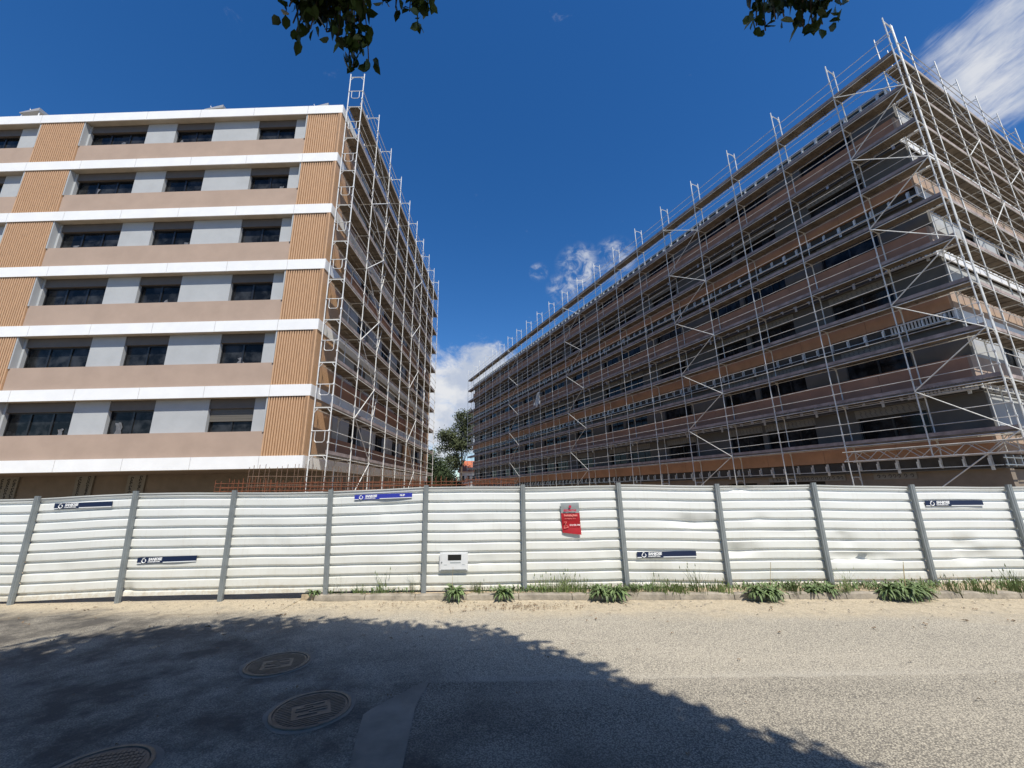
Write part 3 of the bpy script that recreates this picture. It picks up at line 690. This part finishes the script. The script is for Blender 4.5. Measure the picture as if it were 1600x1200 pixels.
# company strips
def strip_sign(xl, zl, xr, zr, m, label, right_mark=False, h=.112):
    ln = math.hypot(xr-xl, zr-zl); t = thing('sign_board', (xl, 8.7383-.02, zl), 0, label=label, cat='sign', group='company strips on the hoarding'); t.rotation_euler = (0, -math.atan2(zr-zl, xr-xl), 0)
    b = MB(); b.box(0, ln, 0, .008, -h, 0); b.build('board', m, t)
    lg = MB(); c = (.135, -.002, -h*.55); r = h*.36
    pts = [(c[0]+r*math.cos(a)*(1 if math.sin(a) < .2 else .75), c[1], c[2]+r*math.sin(a)*(1.15 if math.sin(a) > 0 else .95)) for a in np.linspace(R(70), R(70+325), 22)]
    lg.path(pts, .0085, 5); lg.build('emblem', 'ink', t)
    text_mesh('SANJOSE', h*.60, 'lettering', 'ink', t, (.225, -.003, -h*.54), bold=.0035, shear=.12)
    text_mesh('CONSTRUCTORA', h*.27, 'lettering', 'ink', t, (.215, -.003, -h*.86), bold=.0015)
    u = MB(); u.box(0, .09, -.003, -.001, -h*.985, -h*.87); u.box(.52, ln, -.003, -.001, -h*.985, -h*.85); u.build('underline', 'ink', t)
    if right_mark: text_mesh('SA ES', h*.42, 'lettering', 'ink', t, (ln-.25, -.003, -h*.55), bold=.004)
strip_sign(-9.50, 1.785, -8.31, 1.81, 'navy', 'navy company strip at the top of the second panel from the left')
strip_sign(-7.55, .712, -6.37, .735, 'navy', 'navy company strip low on the third panel from the left', False)
strip_sign(-3.30, 1.855, -2.11, 1.88, 'blue', 'bright blue company strip high on the panel below the scaffolded corner', True, .10)
strip_sign(2.44, .665, 3.62, .667, 'navy', 'navy company strip low on the dented panel right of the red poster')
strip_sign(8.44, 1.556, 9.62, 1.545, 'navy', 'navy company strip near the top of the hoarding at far right')
# red poster
def poster():
    t = thing('poster', (.954, 8.7383-.03, 1.628), 0, label='red and grey security notice taped to the hoarding', cat='poster'); w, h = .375, .575
    def cell(z0, z1, m, nm):
        n, k = 10, 8; V = []
        for j in range(k+1):
            for i in range(n+1):
                u = i/n; z = -(z0+(z1-z0)*j/k); f = -z/h
                V.append((u*w+.018*f, -.012*math.sin(f*14+.5)*.5-.03*max(0, f-.75)*u*3-.004*math.sin(u*7), z-.045*u*max(0, f-.8)/.2*(1 if f > .8 else 0)))
        np_mesh(nm, V, [(j*(n+1)+i, (j+1)*(n+1)+i, (j+1)*(n+1)+i+1, j*(n+1)+i+1) for j in range(k) for i in range(n)], m, t)
    cell(0, .2, 'greyp', 'header'); cell(.2, h, 'red', 'sheet')
    e = MB(); e.poly([(.19+.034*math.cos(a)*(1 if i % 2 else .65), -.026, -.075+.038*math.sin(a)*(1 if i % 2 else .65)) for i, a in enumerate(np.linspace(0, 2*math.pi, 12, endpoint=False))]); e.build('emblem', 'redink', t)
    text_mesh('SECURITAS', .052, 'lettering', 'redink', t, (.055, -.026, -.165), bold=.003)
    text_mesh('Instala\u00e7\u00f5es', .062, 'lettering', 'pink', t, (.06, -.022, -.262), bold=.002)
    text_mesh('protegidas 24 h', .036, 'lettering', 'pink', t, (.07, -.02, -.315))
    text_mesh('212 436 700', .042, 'lettering', 'ink', t, (.165, -.028, -.445), bold=.001)
    a = MB(); a.path([(.05, -.028, -.37), (.11, -.028, -.37), (.08, -.028, -.41), (.05, -.028, -.49), (.14, -.028, -.47), (.10, -.028, -.43)], .005, 4); a.build('arrow_mark', 'pink', t)
poster()
# electricity box let into the hoarding
mb_ = thing('meter_box', (-1.494, 8.7383-.03, .388), 0, label='pale plastic meter box with black window set in the hoarding', cat='meter box')
b = MB(); b.box(0, .555, -.03, .06, 0, .325); b.build('case', 'boxw', mb_)
b = MB(); b.box(.03, .53, -.042, -.031, .018, .305); b.build('lid', 'boxw', mb_)
b = MB(); b.box(.165, .43, -.045, -.043, .185, .29); b.build('viewing_window', 'black', mb_)
b = MB(); b.box(.21, .42, -.0445, -.0425, .132, .15); b.box(.085, .15, -.0445, -.0425, .098, .107); b.box(.45, .5, -.0445, -.0425, .098, .107); b.build('moulded_mark', 'greyp', mb_)
b = MB(); b.tube((.045, -.05, .15), (.045, -.03, .15), .014, 10); b.build('lock', 'post', mb_)

# ================================================================ manholes
def manhole(x, y, r, label, pat, rot):
    t = thing('manhole_cover', (x, y, ROAD_Z), rot, label=label, cat='manhole cover', group='iron covers in the road'); n = 48
    ring = MB(); A = [2*math.pi*i/n for i in range(n)]; prof = [(r+.035, -.002), (r+.03, .014), (r+.004, .016), (r, .004)]
    for a in A: ring.v += [(q*math.cos(a), q*math.sin(a), z) for q, z in prof]
    for i in range(n):
        for j in range(3): a0 = i*4+j; b0 = ((i+1) % n)*4+j; ring.f.append((a0, b0, b0+1, a0+1))
    ring.build('frame', 'iron', t)
    gp = MB(); gp.poly([((r+.075)*math.cos(a)*(1+.03*math.sin(5*a)), (r+.075)*math.sin(a)*(1+.04*math.sin(3*a+1)), .003) for a in A]); gp.build('mortar_seat', 'patch', t)
    c = MB(); c.poly([((r-.006)*math.cos(a), (r-.006)*math.sin(a), .009) for a in A]); lid = c.build('lid', 'iron', t)
    p = MB()
    if pat == 'lines':
        k = -r+.03
        while k < r-.02:
            hw = math.sqrt(max(0, (r-.025)**2-k*k))
            if abs(k) > .13: p.box(-hw, hw, k-.008, k+.008, .0095, .0135)
            else:
                p.box(-hw, -.17, k-.008, k+.008, .0095, .0135); p.box(.17, hw, k-.008, k+.008, .0095, .0135)
            k += .034
        for yy, a_, b_ in ((-.09, -.12, .05), (-.045, -.02, .14), (0, -.14, .14), (.045, -.13, .02), (.09, -.06, .12)): p.box(a_, b_, yy-.012, yy+.012, .0095, .0145)
    else:
        k = -r+.03
        while k < r-.02:
            l = -r+.03
            while l < r-.02:
                if k*k+l*l < (r-.04)**2: p.box(k-.013, k+.013, l-.02, l+.02, .0095, .0135)
                l += .05
            k += .034
    p.build('raised_pattern', 'iron', lid)
manhole(-2.93, 5.67, .33, 'round iron manhole cover farthest from the viewer, near the shadow edge', 'lines', .35)
manhole(-1.98, 4.56, .33, 'round ribbed iron manhole cover beside the grey mortar strip', 'lines', .45)
manhole(-3.18, 3.66, .33, 'round studded iron manhole cover cut by the lower left frame edge', 'grid', .3)
def irregular(cx, cy, rx, ry, seed, n=40):
    q = random.Random(seed); ph = [q.uniform(0, 6) for _ in range(4)]
    return [(cx+rx*(1+.18*math.sin(3*a+ph[0])+.1*math.sin(7*a+ph[1]))*math.cos(a), cy+ry*(1+.18*math.sin(2*a+ph[2])+.1*math.sin(5*a+ph[3]))*math.sin(a)) for a in np.linspace(0, 2*math.pi, n, endpoint=False)]

# ================================================================ rebar behind the fence
def rebar(p0, p1, zlo, zhi, nl, pitch, zup, m, label, nd=2, dy=.35, seed=1):
    q = random.Random(seed); a, b = Vector(p0), Vector(p1); d = (b-a); L_ = d.length; d.normalize(); nrm = Vector((-d.y, d.x, 0))
    t = thing('rebar_cage', (a.x, a.y, 0), math.atan2(d.y, d.x), label=label, cat='rebar cage')
    mb = MB()
    for s_ in range(nd):
        for i in range(nl):
            z = zlo+(zhi-zlo)*i/max(1, nl-1); pts = [(L_*k/8, s_*dy+q.uniform(-.03, .03), z+q.uniform(-.02, .02)) for k in range(9)]; mb.path(pts, .012, 5)
    mb.build('long_bar', m, t)
    mb = MB(); x = 0
    while x < L_:
        e = q.uniform(-.03, .03); top = zup+q.uniform(-.06, .08)
        mb.path([(x, 0, -.4), (x+e, 0, top)], .010, 4)
        if nd > 1: mb.path([(x, dy, -.4), (x-e, dy, top-.05)], .010, 4); mb.tube((x, 0, zhi), (x, dy, zhi), .009, 4)
        x += pitch*q.uniform(.75, 1.25)
    mb.build('stirrup', m, t)
rebar((-9.3, 13.0), (-1.6, 14.6), 1.75, 2.25, 5, .17, 2.36, 'rust', 'rusty rebar cage standing behind the hoarding below the left scaffolding', seed=2)
rebar((-1.9, 16.6), (.15, 17.2), 1.7, 2.36, 5, .15, 2.40, 'rust', 'rusty rebar cage in the gap between the two blocks', seed=3)
rebar((-9.1, 14.2), (-3.4, 15.6), 1.9, 2.5, 3, .19, 2.86, 'greyrust', 'dull starter bars rising behind the rusty rebar cage', nd=1, seed=4)

# ================================================================ vegetation
def leaf_cards(P, D, L_, Wd, rr, fold=.25):
    """diamond leaves: 6 verts / 2 quads each. P roots, D directions"""
    n = len(P); D = D/np.linalg.norm(D, axis=1, keepdims=True); rv = rr.normal(size=(n, 3)); S = np.cross(D, rv); S /= np.linalg.norm(S, axis=1, keepdims=True)+1e-9; U = np.cross(S, D)
    L_ = L_[:, None]; Wd = Wd[:, None]
    a = P; t = P+D*L_; m1 = P+D*L_*.45
    l1 = P+D*L_*.26+S*Wd*.46+U*Wd*fold; l2 = P+D*L_*.62+S*Wd*.44+U*Wd*fold; r1 = P+D*L_*.26-S*Wd*.46+U*Wd*fold; r2 = P+D*L_*.62-S*Wd*.44+U*Wd*fold
    V = np.stack([a, l1, l2, t, r2, r1], 1).reshape(-1, 3); b = np.arange(n)[:, None]*6
    Fq = np.concatenate([b+np.array([[0, 3, 2, 1]]), b+np.array([[0, 5, 4, 3]])]); return V, Fq
SHB = np.array([(-30, 1.0), (-11, 3.6), (-9.3, 4.9), (-8.2, 5.6), (-7.12, 6.35), (-6.56, 7.0), (-5.5, 7.25), (-4.1, 7.65), (-3, 7.4), (-2.09, 7.2), (-.9, 6.95), (-.15, 6.55), (.3, 6.1), (.73, 5.66), (1.28, 4.89), (1.91, 4.15), (2.5, 3.6), (3.1, 2.6), (3.8, 1.2), (4.6, -.4), (6, -4), (20, -20)])
def in_view(P):
    v = P-np.array([0, 0, CAM_H]); dep = v@np.array(_f); ok = dep > .2; dep = np.where(ok, dep, 1); x = 800+F_PX*(v@np.array(_R))/dep; y = 600-F_PX*(v@np.array(_U))/dep
    return ok & (y > -45) & (x > -60) & (x < 1660) & (y < 1260)
def shade_tree(base, lobes, nc, label, seed, twigs):
    t = thing('street_tree', (*base, ROAD_Z), 0, label=label, cat='tree')
    off = np.array([*base, ROAD_Z]); rr = np.random.default_rng(seed)
    tr = MB(); q = random.Random(4)
    pts = [(0, 0, -.1), (.05, .05, 1.2), (-.05, .1, 2.4), (.05, .15, 3.6)]; rad = [.26, .21, .19, .17]
    for (a, b), (r1, r2) in zip(zip(pts, pts[1:]), zip(rad, rad[1:])): tr.tube(a, b, r1, 12, r2)
    tips = []
    for i in range(9):
        az = i*2*math.pi/9+q.uniform(-.2, .2); p = Vector((.05, .15, 3.5+q.uniform(-.3, .2))); r0 = .1
        for s_ in range(5):
            d = Vector((math.cos(az), math.sin(az), .95-.14*s_)).normalized()*q.uniform(.95, 1.25); n2 = p+d; tr.tube(p, n2, r0, 7, r0*.75); r0 *= .75; p = n2; az += q.uniform(-.3, .3); tips.append(p.copy())
    tr.build('trunk', 'bark', t, True)
    # crown: clumps inside overlapping lobes
    C = []
    while sum(len(c) for c in C) < nc:
        lb = lobes[rr.integers(len(lobes))]; p = rr.normal(size=(400, 3)); p /= np.linalg.norm(p, axis=1, keepdims=True); p *= rr.uniform(.15, 1, (400, 1))**.45
        p = p*np.array(lb[3:])+np.array(lb[:3]); sh = p[:, :2]+p[:, 2:3]*np.array([[-SUN.x/SUN.z, -SUN.y/SUN.z]])
        lim = np.interp(sh[:, 0], SHB[:, 0], SHB[:, 1])
        m1 = np.minimum(rr.exponential(.07, 400), .6)+.04
        keep = (sh[:, 1] < lim-m1) & ~in_view(p) & (p[:, 2] > 5.0)
        C.append(p[keep])
    C = np.concatenate(C)[:nc]
    P = np.repeat(C, 10, 0)+rr.normal(0, .15, (len(C)*10, 3)); D = rr.normal(size=P.shape)*.8+np.array([0, 0, -.55])
    sh = P[:, :2]+P[:, 2:3]*np.array([[-SUN.x/SUN.z, -SUN.y/SUN.z]]); keep = (sh[:, 1] < np.interp(sh[:, 0], SHB[:, 0], SHB[:, 1])+.12) & ~in_view(P)
    P, D = P[keep], D[keep]; n = len(P)
    V, Fq = leaf_cards(P-off, D, rr.uniform(.14, .24, n), rr.uniform(.08, .13, n), rr)
    np_mesh('crown', V, Fq, 'leaf', t)
    # drooping twigs that hang into the view: world-space strands
    if not twigs: return
    PL, DL = [], []
    def strand(p0, tip, dens, spread, leafn, mess=0):
        p0, tip = np.array(p0, float), np.array(tip, float); mid = (p0+tip)/2+np.array([0, .05, .12]); ts = np.linspace(0, 1, 14)
        pts = [(1-s)**2*p0+2*s*(1-s)*mid+s*s*tip for s in ts]
        tw = MB(); tw.path([tuple(np.array(p)-off) for p in pts], .0045, 4); tw.build('twig', 'bark', t)
        for i in range(leafn):
            s = rr.uniform(.02, 1); c = (1-s)**2*p0+2*s*(1-s)*mid+s*s*tip
            if i == 0: c = tip
            d = rr.normal(size=3)*.45+np.array([0, 0, -1.0]); PL.append(c+rr.normal(0, spread*.35, 3)*np.array([1, 1, .4])); DL.append(d)
    def at(px, py, z):
        d = ray(px, py); return np.array([0, 0, CAM_H])+np.array(d)*((z-CAM_H)/d.z)
    # (root px above the frame, tip px, tip height, leaves)
    for rx, ry, tx, ty, z, nl, sp in ((470, -60, 452, 10, 5.0, 9, .10), (480, -50, 458, 36, 4.95, 12, .10), (490, -60, 462, 52, 4.9, 9, .08), (500, -60, 485, 45, 4.9, 16, .11), (505, -60, 510, 50, 5.0, 20, .12), (520, -60, 522, 40, 5.0, 20, .13),
                                    (530, -60, 528, 58, 4.9, 16, .10), (540, -50, 540, 62, 4.9, 14, .09), (545, -50, 545, 92, 4.8, 14, .06), (555, -50, 560, 70, 4.9, 13, .07), (560, -40, 576, 100, 4.85, 15, .05), (550, -40, 552, 104, 4.8, 9, .04), (500, -70, 500, 20, 5.1, 26, .16), (530, -70, 535, 20, 5.1, 26, .15), (470, -70, 490, 15, 5.2, 18, .13),
                                    (600, -60, 603, 4, 5.2, 5, .05), (625, -70, 618, 12, 5.2, 12, .10), (640, -70, 640, 18, 5.2, 14, .10), (650, -60, 652, 36, 5.1, 12, .06), (665, -70, 668, 10, 5.2, 12, .10), (600, -70, 608, 0, 5.2, 5, .05),
                                    (495, -70, 478, 22, 5.1, 22, .12), (515, -70, 512, 28, 5.1, 26, .14), (545, -70, 548, 30, 5.1, 22, .12), (560, -70, 556, 12, 5.2, 20, .12), (645, -70, 646, 10, 5.2, 18, .10), (660, -70, 660, 4, 5.2, 14, .1),
                                    (1190, -60, 1172, 14, 5.0, 6, .05), (1215, -70, 1205, 12, 5.1, 18, .1), (1280, -70, 1278, 14, 5.1, 18, .1), (1200, -60, 1182, 40, 4.9, 11, .06), (1205, -60, 1196, 48, 4.9, 10, .06), (1215, -60, 1212, 30, 4.95, 14, .08), (1225, -60, 1225, 26, 5.0, 12, .09), (1245, -70, 1244, 10, 5.1, 14, .1),
                                    (1270, -60, 1255, 42, 4.9, 12, .06), (1275, -60, 1272, 50, 4.85, 15, .07), (1285, -60, 1285, 38, 4.9, 12, .07), (1300, -60, 1300, 2, 5.1, 10, .1), (1310, -60, 1314, 8, 5.1, 7, .06), (1260, -70, 1262, 5, 5.1, 14, .12), (1210, -80, 1225, 4, 5.2, 14, .12)):
        strand(at(rx, ry, z+.35), at(tx, ty, z), 1, sp, int(nl*1.6))
    PL, DL = np.array(PL), np.array(DL); n = len(PL)
    V, Fq = leaf_cards(PL-off, DL, rr.uniform(.07, .115, n), rr.uniform(.043, .062, n), rr, .16)
    np_mesh('hanging_leaves', V, Fq, 'leaf', t)
shade_tree((-.6, -3.4), [(-1.2, -2.4, 7.6, 5.0, 4.6, 2.7), (-3.6, -1.2, 7.4, 3.6, 3.4, 2.2), (2.2, -2.6, 7.2, 3.6, 3.6, 2.2), (-.6, -3.2, 9.4, 4.0, 4.0, 1.8), (-.6, .2, 7.6, 3.6, 3.0, 1.9)], 11000, 'leafy street tree overhanging the road, its drooping twigs at the top edge of the view', 21, True)
shade_tree((-9.5, -3.6), [(-9.0, -3.0, 7.0, 4.6, 4.4, 3.4), (-7.0, -1.6, 7.2, 3.4, 3.2, 2.4), (-11, -3.5, 7.0, 3.6, 3.6, 2.6)], 4500, 'neighbouring street tree to the left behind the viewer, only its shadow on the road shows', 22, False)
shade_tree((3.5, -12.5), [(3.5, -12.0, 7.2, 5.2, 4.6, 3.6), (-3.0, -11.0, 7.2, 5.0, 4.4, 3.4), (9.5, -11.5, 7.0, 4.6, 4.4, 3.2)], 4500, 'unseen street tree behind the viewer, added to block sky light', 23, False)  # added tree out of view, keeps sky light off the shaded road

def clump_tree(name, loc, h, lobes, m, label, nclump, leaf, seed, trunk=.25, group='trees in the gap between the blocks'):
    t = thing(name, loc, 0, label=label, cat='tree', group=group); rr = np.random.default_rng(seed); q = random.Random(seed)
    tr = MB(); top = (0, 0, h*.8); tr.tube((0, 0, -.7), (.1, 0, h*.4), trunk, 8, trunk*.7); tr.tube((.1, 0, h*.4), top, trunk*.7, 8, trunk*.2)
    for lb in lobes: tr.tube((.05, 0, h*.35), (lb[0], lb[1], lb[2]-lb[5]*.3), trunk*.4, 6, trunk*.1)
    tr.build('trunk', 'bark', t)
    vol = np.array([l[3]*l[4]*l[5] for l in lobes]); pr = vol/vol.sum(); idx = rr.choice(len(lobes), nclump, p=pr); Lb = np.array(lobes)[idx]
    p = rr.normal(size=(nclump, 3)); p /= np.linalg.norm(p, axis=1, keepdims=True); p *= rr.uniform(.1, 1, (nclump, 1))**.4; p = p*Lb[:, 3:]+Lb[:, :3]
    P = np.repeat(p, 12, 0)+rr.normal(0, leaf*1.1, (nclump*12, 3)); D = rr.normal(size=P.shape); n = len(P)
    V, Fq = leaf_cards(P, D, rr.uniform(.7, 1.4, n)*leaf, rr.uniform(.35, .6, n)*leaf, rr); np_mesh('crown', V, Fq, m, t)
clump_tree('pine_tree', (-11.6, 92, 0), 20, [(-3.2, 0, 14.2, 2.4, 2.2, 1.3), (-1.6, 0, 12.2, 1.9, 2, 1.0), (1.2, 0, 18.3, 2.6, 2.2, 1.5), (-.2, 0, 16, 1.6, 1.5, 1.0), (2.0, 0, 15.3, 2.6, 2, 1.6), (-3.8, 0, 11.6, 1.6, 1.5, .8), (.2, 0, 12.2, 2.4, 2.4, 1.6), (-2.2, 0, 8.0, 1.8, 2, 1.8), (3.6, 0, 17.5, 1.8, 1.8, 1.2), (-1.5, 0, 9.2, 1.8, 1.6, 1.0)], 'euc', 'tall open pine rising between the two blocks', 900, .42, 3)
clump_tree('evergreen_tree', (-16.6, 84, 0), 10, [(0, 0, 6.0, 3.0, 2.6, 4.0), (1.6, 0, 4.2, 3, 2.5, 3.4), (-1.5, 0, 8.2, 1.5, 1.5, 2.2), (-2, 0, 5.5, 2, 2, 3)], 'pine', 'dense dark evergreen beside the far end of the left block', 700, .42, 4)
clump_tree('evergreen_tree', (-12.4, 82, 0), 7, [(-.6, 0, 3.2, 2.2, 2.2, 2.6), (-1.7, 0, 4.6, 1.7, 1.5, 2.0), (1.2, 0, 2.2, 1.4, 1.8, 1.6)], 'pine', 'low bushy evergreen in front of the tall pine', 500, .36, 5)
# house beyond the gap
hs = thing('house', (-10.9, 99, 0), .1, label='small white house with a red tiled roof beyond the trees', cat='house')
b = MB(); b.box(-2.0, 2.3, 0, 6, -.7, 6.6); b.build('wall', 'housew', hs)
b = MB(); b.v += [(-2.4, -.4, 6.6), (2.7, -.4, 6.6), (2.7, 6.4, 6.6), (-2.4, 6.4, 6.6), (-1.4, 3, 9.3), (1.7, 3, 9.3)]; b.f += [(0, 1, 5, 4), (1, 2, 5), (2, 3, 4, 5), (3, 0, 4), (3, 2, 1, 0)]; b.build('roof', 'tiles', hs)
for x in (-1.2, .1, 1.4):
    b = MB(); b.box(x-.35, x+.35, -.06, -.01, 4.2, 5.6); b.build('window', 'frame', hs)

# ---------------------------------------------------------------- weeds along the kerb
def rosette(name, n, L0, L1, w, seed, m='weed', up=.9, m2=None):
    q = random.Random(seed); V = []; Fc = []
    for i in range(n):
        az = q.uniform(0, 2*math.pi); L_ = q.uniform(L0, L1); el = q.uniform(.15, 1.35)*up; droop = q.uniform(1.2, 2.6); p = Vector((q.uniform(-.06, .06), q.uniform(-.04, .04), 0)); segs = 5; b = len(V); ww = w*q.uniform(.7, 1.3)
        for s_ in range(segs+1):
            t = s_/segs; wd = ww*(math.sin(math.pi*min(1, .12+t*.88))**.7)*(1 if s_ < segs else .1); d = Vector((math.cos(az)*math.cos(el), math.sin(az)*math.cos(el), math.sin(el))); sd_ = Vector((-math.sin(az), math.cos(az), 0)); wob = q.uniform(.75, 1.2)
            V += [tuple(p-sd_*wd*.5*wob+Vector((0, 0, .15*wd))), tuple(p), tuple(p+sd_*wd*.5*wob+Vector((0, 0, .15*wd)))]; p = p+d*L_/segs; el -= droop/segs
        for s_ in range(segs):
            for j in (0, 1): a = b+s_*3+j; Fc.append((a, a+1, a+4, a+3))
    me = bpy.data.meshes.new(name); me.from_pydata(V, [], Fc); me.materials.append(M[m]); return me
def weed_at(px, y_off, n, L_, wide, seed, label, stalk=0):
    d = ray(px, 930); x = d.x/d.y*8.45; y = kerb_y(x)+y_off
    t = thing('weed', (x, y, .0), 0, label=label, cat='weed', group='leafy weeds along the kerb'); rs_ = random.Random(seed)
    for k in range(wide):
        o = link('leaf_rosette', rosette('leaf_rosette', n, L_*.5, L_, .038, seed*10+k), t); o.location = ((k-(wide-1)/2)*.26+rs_.uniform(-.05, .05), rs_.uniform(-.05, .04), rs_.uniform(0, .02))
    if stalk:
        s_ = MB()
        for k in range(stalk): a = rs_.uniform(-.15, .15); s_.path([(a, .05, 0), (a*1.2, .05, .2), (a*1.5+.03, .06, .42+rs_.uniform(0, .12))], .004, 4)
        s_.build('stalk', 'straw', t)
weed_at(713, -.04, 120, .34, 1, 1, 'bushy green weed on the kerb just below the meter box', 1)
weed_at(783, -.02, 100, .30, 1, 2, 'bushy green weed on the kerb midway between meter box and red poster', 0)
weed_at(950, -.03, 110, .34, 2, 3, 'broad dark green weed on the kerb at the post right of the red poster', 0)
weed_at(1184, -.03, 85, .33, 2, 4, 'spiky green weed on the kerb right of the low navy strip on the dented panel', 1)
weed_at(1270, .06, 80, .24, 2, 5, 'low flat weed on the kerb beneath the post between two dented panels', 0)
weed_at(1385, -.03, 120, .36, 3, 6, 'largest weed clump, spilling over the kerb under the most dented panel', 2)
weed_at(482, .12, 30, .22, 1, 7, 'small upright weed at the left end of the kerb by the sand heap', 1)
def grass_mesh(seed, n, h):
    q = random.Random(seed); V = []; Fc = []
    for i in range(n):
        x, y = q.gauss(0, .10), q.gauss(0, .04); az = q.uniform(0, 6.28); L_ = h*q.uniform(.35, 1); lean = q.uniform(.05, .55); b = len(V); w = q.uniform(.003, .007)
        for s_ in range(4):
            t = s_/3; wx = w*(1-t*.9); o = lean*t*t*L_; V += [(x+math.cos(az)*o-wx, y+math.sin(az)*o, L_*t), (x+math.cos(az)*o+wx, y+math.sin(az)*o, L_*t)]
        for s_ in range(3): a = b+2*s_; Fc.append((a, a+1, a+3, a+2))
        if i % 6 == 0:   # seed heads
            b = len(V); tx, ty, tz = x+math.cos(az)*lean*L_, y+math.sin(az)*lean*L_, L_; V += [(tx-.009, ty, tz), (tx, ty, tz-.02), (tx+.009, ty, tz), (tx, ty, tz+.05)]; Fc.append((b, b+1, b+2, b+3))
    me = bpy.data.meshes.new('grass_tuft'); me.from_pydata(V, [], Fc); me.materials.append(M['grass']); return me
gm = [grass_mesh(s_, n, h) for s_, n, h in ((1, 70, .42), (2, 55, .30), (3, 90, .22), (4, 40, .5))]
for px, yo, k, lb in ((525, .22, 0, 'tall grass tuft at the left end of the kerb, right of the small upright weed'), (560, .2, 2, 'short grass tuft left of the tall seeding grass under the bright blue strip'), (603, .22, 3, 'tall seeding grass under the bright blue strip'), (645, .2, 0, 'grass tuft against the post left of the meter box'), (745, .18, 2, 'short grass between the two bushy weeds near the meter box'),
                      (850, .16, 1, 'thin grass right of the post left of the red poster'), (880, .16, 0, 'grass tuft straight below the red poster'), (905, .15, 1, 'grass tuft touching the broad dark weed on its left'), (990, .12, 2, 'low thick grass right of the broad dark weed'), (1030, .12, 1, 'grass tuft under the left half of the low navy strip'),
                      (1060, .12, 2, 'short grass under the right half of the low navy strip'), (1090, .12, 3, 'tall grass stems right of the low navy strip'), (1125, .12, 2, 'grass at the foot of the post left of the spiky weed'), (1240, .1, 2, 'short grass between the spiky weed and the low flat weed'), (1325, .1, 0, 'grass tuft left of the largest weed clump'), (1440, .08, 2, 'low grass right of the largest weed clump'), (1490, .06, 1, 'leafy grass tuft below the far right navy strip'), (1530, .06, 2, 'dense short grass on the kerb below the right end of the far right strip'), (1592, .05, 0, 'grass tuft cut by the right frame edge')):
    d = ray(px, 922); x = d.x/d.y*(kerb_y(d.x/d.y*8.4)+yo); o = link('grass_tuft', gm[k]); o.location = (x, kerb_y(x)+yo, -.015); o.rotation_euler = (0, 0, px*.1); o.scale = (1.1, 1, 1); tag(o, lb, 'grass', 'grass tufts along the hoarding')

def verge():
    q = random.Random(31); V = []; Fc = []
    for i in range(5200):
        x = q.uniform(-3.8, 13.5); dens = .5+.5*math.sin(x*1.9+1)*math.sin(x*.7+2)+(.25 if x > 1.4 else -.25)
        if q.random() > dens: continue
        y = q.uniform(kerb_y(x)+.10, 8.71); L_ = q.uniform(.04, .15); az = q.uniform(0, 6.28); lean = q.uniform(.2, 1.1); w = q.uniform(.006, .017); b = len(V); c, s_ = math.cos(az), math.sin(az)
        V += [(x, y, -.015), (x+c*lean*L_*.5-s_*w, y+s_*lean*L_*.5+c*w, L_*.6), (x+c*lean*L_, y+s_*lean*L_, L_*.8), (x+c*lean*L_*.5+s_*w, y+s_*lean*L_*.5-c*w, L_*.6)]; Fc.append((b, b+1, b+2, b+3))
    me = bpy.data.meshes.new('ground_cover'); me.from_pydata(V, [], Fc); me.materials.append(M['weed']); tag(link('ground_cover', me), kind='stuff')
verge()
def pebbles():
    q = random.Random(77); mb = MB()
    for i in range(520):
        x = q.uniform(-10, 14); y = kerb_y(x)-.03-abs(q.gauss(0, .45)); r = q.choice((.006, .008, .01, .014, .02)); z = ROAD_Z+r*.3; b = len(mb.v)
        if x < -4.2 and y > 7.9: z = ROAD_Z+.004+.021*(y-7.9)+r*.3
        mb.v += [(x+r*q.uniform(.7, 1.3), y, z), (x, y+r*q.uniform(.7, 1.2), z), (x-r*q.uniform(.7, 1.3), y, z), (x, y-r*q.uniform(.7, 1.2), z), (x, y, z+r*.7), (x, y, z-r*.6)]
        mb.f += [(b, b+1, b+4), (b+1, b+2, b+4), (b+2, b+3, b+4), (b+3, b, b+4)]
    tag(mb.build('gravel', 'kerb'), kind='stuff')
pebbles()
# litter of dry twigs and leaves on the sand
def litter():
    q = random.Random(9); mb = MB()
    def bit(x, y, s_):
        a = q.uniform(0, 3.1)
        for k in range(3):
            a2 = a+q.uniform(-.5, .5); l = s_*q.uniform(.4, 1); w = s_*.14; c, s2 = math.cos(a2), math.sin(a2); xx, yy = x+q.uniform(-.5, .5)*s_, y+q.uniform(-.2, .2)*s_; z = ROAD_Z+.01+q.uniform(0, .012)
            mb.poly([(xx-c*l/2, yy-s2*l/2, z), (xx+s2*w, yy-c*w, z+.012), (xx+c*l/2, yy+s2*l/2, z+.004), (xx-s2*w, yy+c*w, z+.016)])
    for i in range(110):
        x = q.uniform(-10, 14); bit(x, q.uniform(6.4, kerb_y(x)-.1)-.0, q.uniform(.03, .09))
    for i in range(170): bit(q.gauss(.1, .6), q.gauss(7.95, .12), q.uniform(.02, .06))
    for i in range(60): bit(q.gauss(-2.5, 1.1), q.gauss(8.25, .14), q.uniform(.02, .05))
    for i in range(50): bit(q.uniform(-5, 7), q.uniform(3.2, 7), q.uniform(.015, .05))
    tag(mb.build('debris', 'dry'), kind='stuff')
litter()
